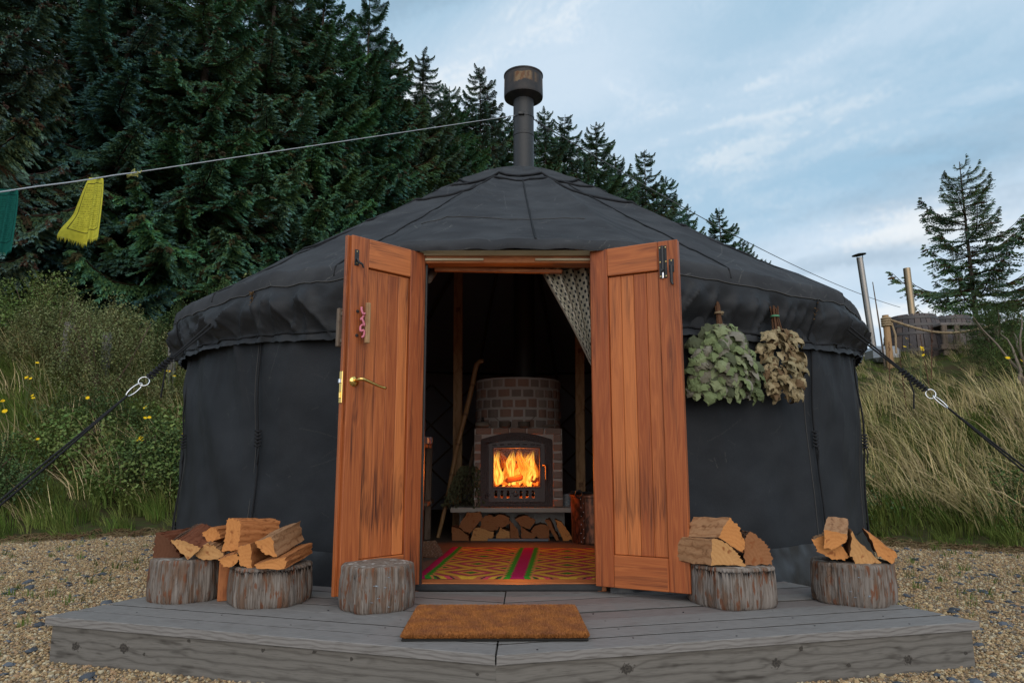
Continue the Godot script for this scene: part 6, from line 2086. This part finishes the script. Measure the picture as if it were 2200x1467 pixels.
func shrubs() -> void:
	M.leafy = tinted(0.7, 0.3, 0.2)
	var small := sprig(11, 60, 0.035, 0.33)
	var broad := sprig(12, 44, 0.05, 0.38)
	var spiky := sprig(13, 110, 0.045, 0.10)
	rng.seed = 501
	var green := [Color(0.095, 0.165, 0.045), Color(0.175, 0.225, 0.070)]
	var olive := [Color(0.130, 0.170, 0.062), Color(0.22, 0.235, 0.11)]
	var dark := [Color(0.050, 0.100, 0.034), Color(0.090, 0.140, 0.050)]
	var gl := "shrubs covering the bank under the spruces"
	# crest of the bank under the spruces: loose olive shrubs
	var spots := []
	for i in 26:
		spots.append([rf(-11.5, -3.6), rf(4.2, 8.5), rf(0.65, 1.05), rf(0.95, 1.75), 1])
	for i in 16:
		spots.append([rf(-9.5, -3.9), rf(1.0, 4.5), rf(0.45, 0.8), rf(0.45, 0.9), 0])
	for i in spots.size():
		var q: Array = spots[i]
		var z: float = toe(q[0]) - q[1]
		if absf(q[0]) > 0.85 * -z + 0.6: continue
		var pal: Array = olive if q[4] == 1 and i % 3 != 0 else (green if i % 2 else dark)
		var lab: String = "loose olive shrub on the crest of the bank under the spruces" if pal == olive else ("mid green leafy shrub on the bank under the spruces" if pal == green else "dark green leafy shrub on the bank under the spruces")
		shrub(Vector3(q[0], land(q[0], z), z), q[2], q[3], [small, broad][i % 2], pal[0], pal[1], i + 1, lab, gl)
	# gorse by the barrels and low growth on the dry bank
	shrub(Vector3(8.78, land(8.78, -12.4), -12.4), 0.62, 1.15, spiky, dark[0], Color(0.075, 0.095, 0.03), 90, "dark gorse bush with yellow flowers beside the barrel tubs", "")
	shrub(Vector3(8.6, land(8.6, -11.4), -11.4), 0.8, 0.7, spiky, dark[0], green[1], 91, "low gorse sprawling below the barrel tubs", "")
	shrub(Vector3(10.4, land(10.4, -15.5), -15.5), 1.2, 1.1, broad, dark[0], dark[1], 92, "dark leafy bush at the foot of the lone spruce", "")
	shrub(Vector3(3.75, land(3.75, -8.35), -8.35), 0.42, 0.62, small, dark[0], dark[1], 93, "small dark round bush at the foot of the dry grass bank", "")
	shrub(Vector3(5.5, land(5.5, -7.6), -7.6), 0.5, 0.5, small, dark[0], green[0], 94, "spreading dark weed clump at the foot of the dry grass bank", "")
	shrub(Vector3(4.7, land(4.7, -11.2), -11.2), 0.5, 0.5, spiky, olive[0], dark[1], 95, "brownish heath bush on the dry grass bank near the yurt eave", "")
	# bare branches of a dead gorse
	var o := thing("dead_branch", "bare grey forked branches of a dead gorse below the barrel tubs", "branch", Vector3(8.35, land(8.35, -11.0), -11.0))
	rng.seed = 88
	for b in 9:
		var a := Vector3(rf(-0.5, 0.6), 0, rf(-0.2, 0.2))
		var pts := [a]
		var d := Vector3(rf(-0.25, 0.3), 0.3, 0.0)
		for i in 5:
			d += Vector3(rf(-0.12, 0.12), rf(-0.10, 0.06), rf(-0.08, 0.08))
			pts.append(pts[-1] + d * 0.75)
		part("branch", tube(pts, [0.03, 0.026, 0.02, 0.015, 0.01, 0.005], 6), mat(Color(0.19, 0.15, 0.12), 0.95), o)
	# grey fence posts lost in the shrubs
	for q in [[-7.5, -11.6, 1.05], [-7.0, -11.9, 0.95], [-6.1, -12.4, 0.9]]:
		var s := thing("fence_post", "weathered grey fence post half hidden among the shrubs", "post", Vector3(q[0], land(q[0], q[1]) - 0.1, q[1]), 0.0, "old fence posts among the shrubs")
		part("post", bbox(Vector3(q[2], 0.12, 0.10), 0.01, Vector2(q[0], 0.1)), M.deck, s, at(Vector3(0, q[2] / 2, 0), eul(0, 0, PI / 2 + rf(-0.04, 0.04))))
	flowers()

func flowers() -> void:
	rng.seed = 611
	var head := SurfaceTool.new()
	head.begin(Mesh.PRIMITIVE_TRIANGLES)
	head.set_smooth_group(-1)
	for k in 9:
		var a := TAU * k / 9.0
		var d := Vector3(cos(a), 0.15, sin(a))
		var s := Vector3(-sin(a), 0, cos(a)) * 0.006
		tri(head, Vector3.ZERO, d * 0.015 + s, d * 0.026)
		tri(head, Vector3.ZERO, d * 0.026, d * 0.015 - s)
	var hm := done(head)
	var yellow := mat(Color(0.80, 0.52, 0.015), 0.7, 0.2)
	yellow.backlight_enabled = true
	yellow.backlight = Color(0.3, 0.3, 0.3)
	var stalk := mat(Color(0.09, 0.12, 0.04), 0.8)
	var places := []
	for i in 13: places.append([lerpf(-8.2, -4.2, (i + rf(0.0, 0.9)) / 13.0), rf(0.9, 4.2), 0])
	for i in 6: places.append([rf(3.3, 4.4), rf(2.8, 4.8), 1])
	for i in 3: places.append([rf(6.2, 7.8), rf(5.2, 7.0), 1])
	for q in places:
		var z: float = toe(q[0]) - q[1]
		var o := thing("ragwort_plant", "yellow flowered ragwort growing on the shrubby bank" if q[2] == 0 else "yellow flowered ragwort growing on the dry grass bank", "flower", Vector3(q[0], land(q[0], z), z), 0.0, "ragwort on the shrubby bank" if q[2] == 0 else "ragwort on the dry bank")
		var st := begin()
		var tips := []
		for i in 1 + rng.randi() % 3:
			var tip := Vector3(rf(-0.14, 0.14), rf(0.55, 0.85), rf(-0.1, 0.1))
			add_tube(st, [Vector3.ZERO, Vector3(tip.x * 0.3, 0.4, tip.z * 0.3), tip], [0.005, 0.004, 0.0025], 4, false)
			tips.append(tip)
		part("stalk", done(st), stalk, o)
		for tip in tips:
			for i in 1 + rng.randi() % 2:
				part("flower", hm, yellow, o, Transform3D(eul(rf(0.3, 1.2), rf(-0.6, 0.6), rf(-0.4, 0.4)).scaled_local(Vector3.ONE * rf(0.9, 1.4)), tip + Vector3(rf(-0.03, 0.03), rf(0.0, 0.02), rf(-0.03, 0.03))))
	# brown seed spikes of dock
	var dm := mat(Color(0.11, 0.058, 0.04), 0.95, 0.1)
	for q in [[5.6, 5.4], [5.9, 5.9], [6.5, 6.2], [7.0, 6.2], [7.2, 6.6], [4.6, 5.0], [5.1, 5.6], [6.2, 5.0], [-3.9, 7.0]]:
		var z: float = toe(q[0]) - q[1]
		var o := thing("dock_stalk", "brown seed spike of dock standing up from the bank", "weed", Vector3(q[0], land(q[0], z), z), 0.0, "brown dock spikes on the banks")
		var hh := rf(0.8, 1.15)
		var lean := rf(-0.12, 0.12)
		part("stalk", tube([Vector3.ZERO, Vector3(lean * 0.5, hh * 0.5, 0), Vector3(lean, hh, 0)], [0.009, 0.007, 0.003], 5), dm, o)
		var st := begin()
		for i in 120:
			var t := rf(0.38, 1.0)
			var p := Vector3(lean * t, hh * t, 0) + Vector3(rf(-1, 1), rf(-0.5, 0.5), rf(-1, 1)) * 0.035 * (1.15 - t)
			var b := eul(rf(0, 3), rf(0, 3), rf(0, 3))
			tri(st, p, p + b * Vector3(0.016, 0.006, 0), p + b * Vector3(0.006, 0.016, 0))
		part("seed_spike", done(st), dm, o)

func _ready() -> void:
	nz.seed = 7
	nz.frequency = 0.05
	nz.fractal_octaves = 3
	n1.seed = 13
	n1.frequency = 0.05
	n1.fractal_type = FastNoiseLite.FRACTAL_NONE
	stage()
	make_materials()
	ground()
	yurt()
	chimney()
	deck()
	stove()
	interior()
	doormat()
	stumps_and_wood()
	hangings()
	tubs()
	forest()
	shrubs()
	grass()
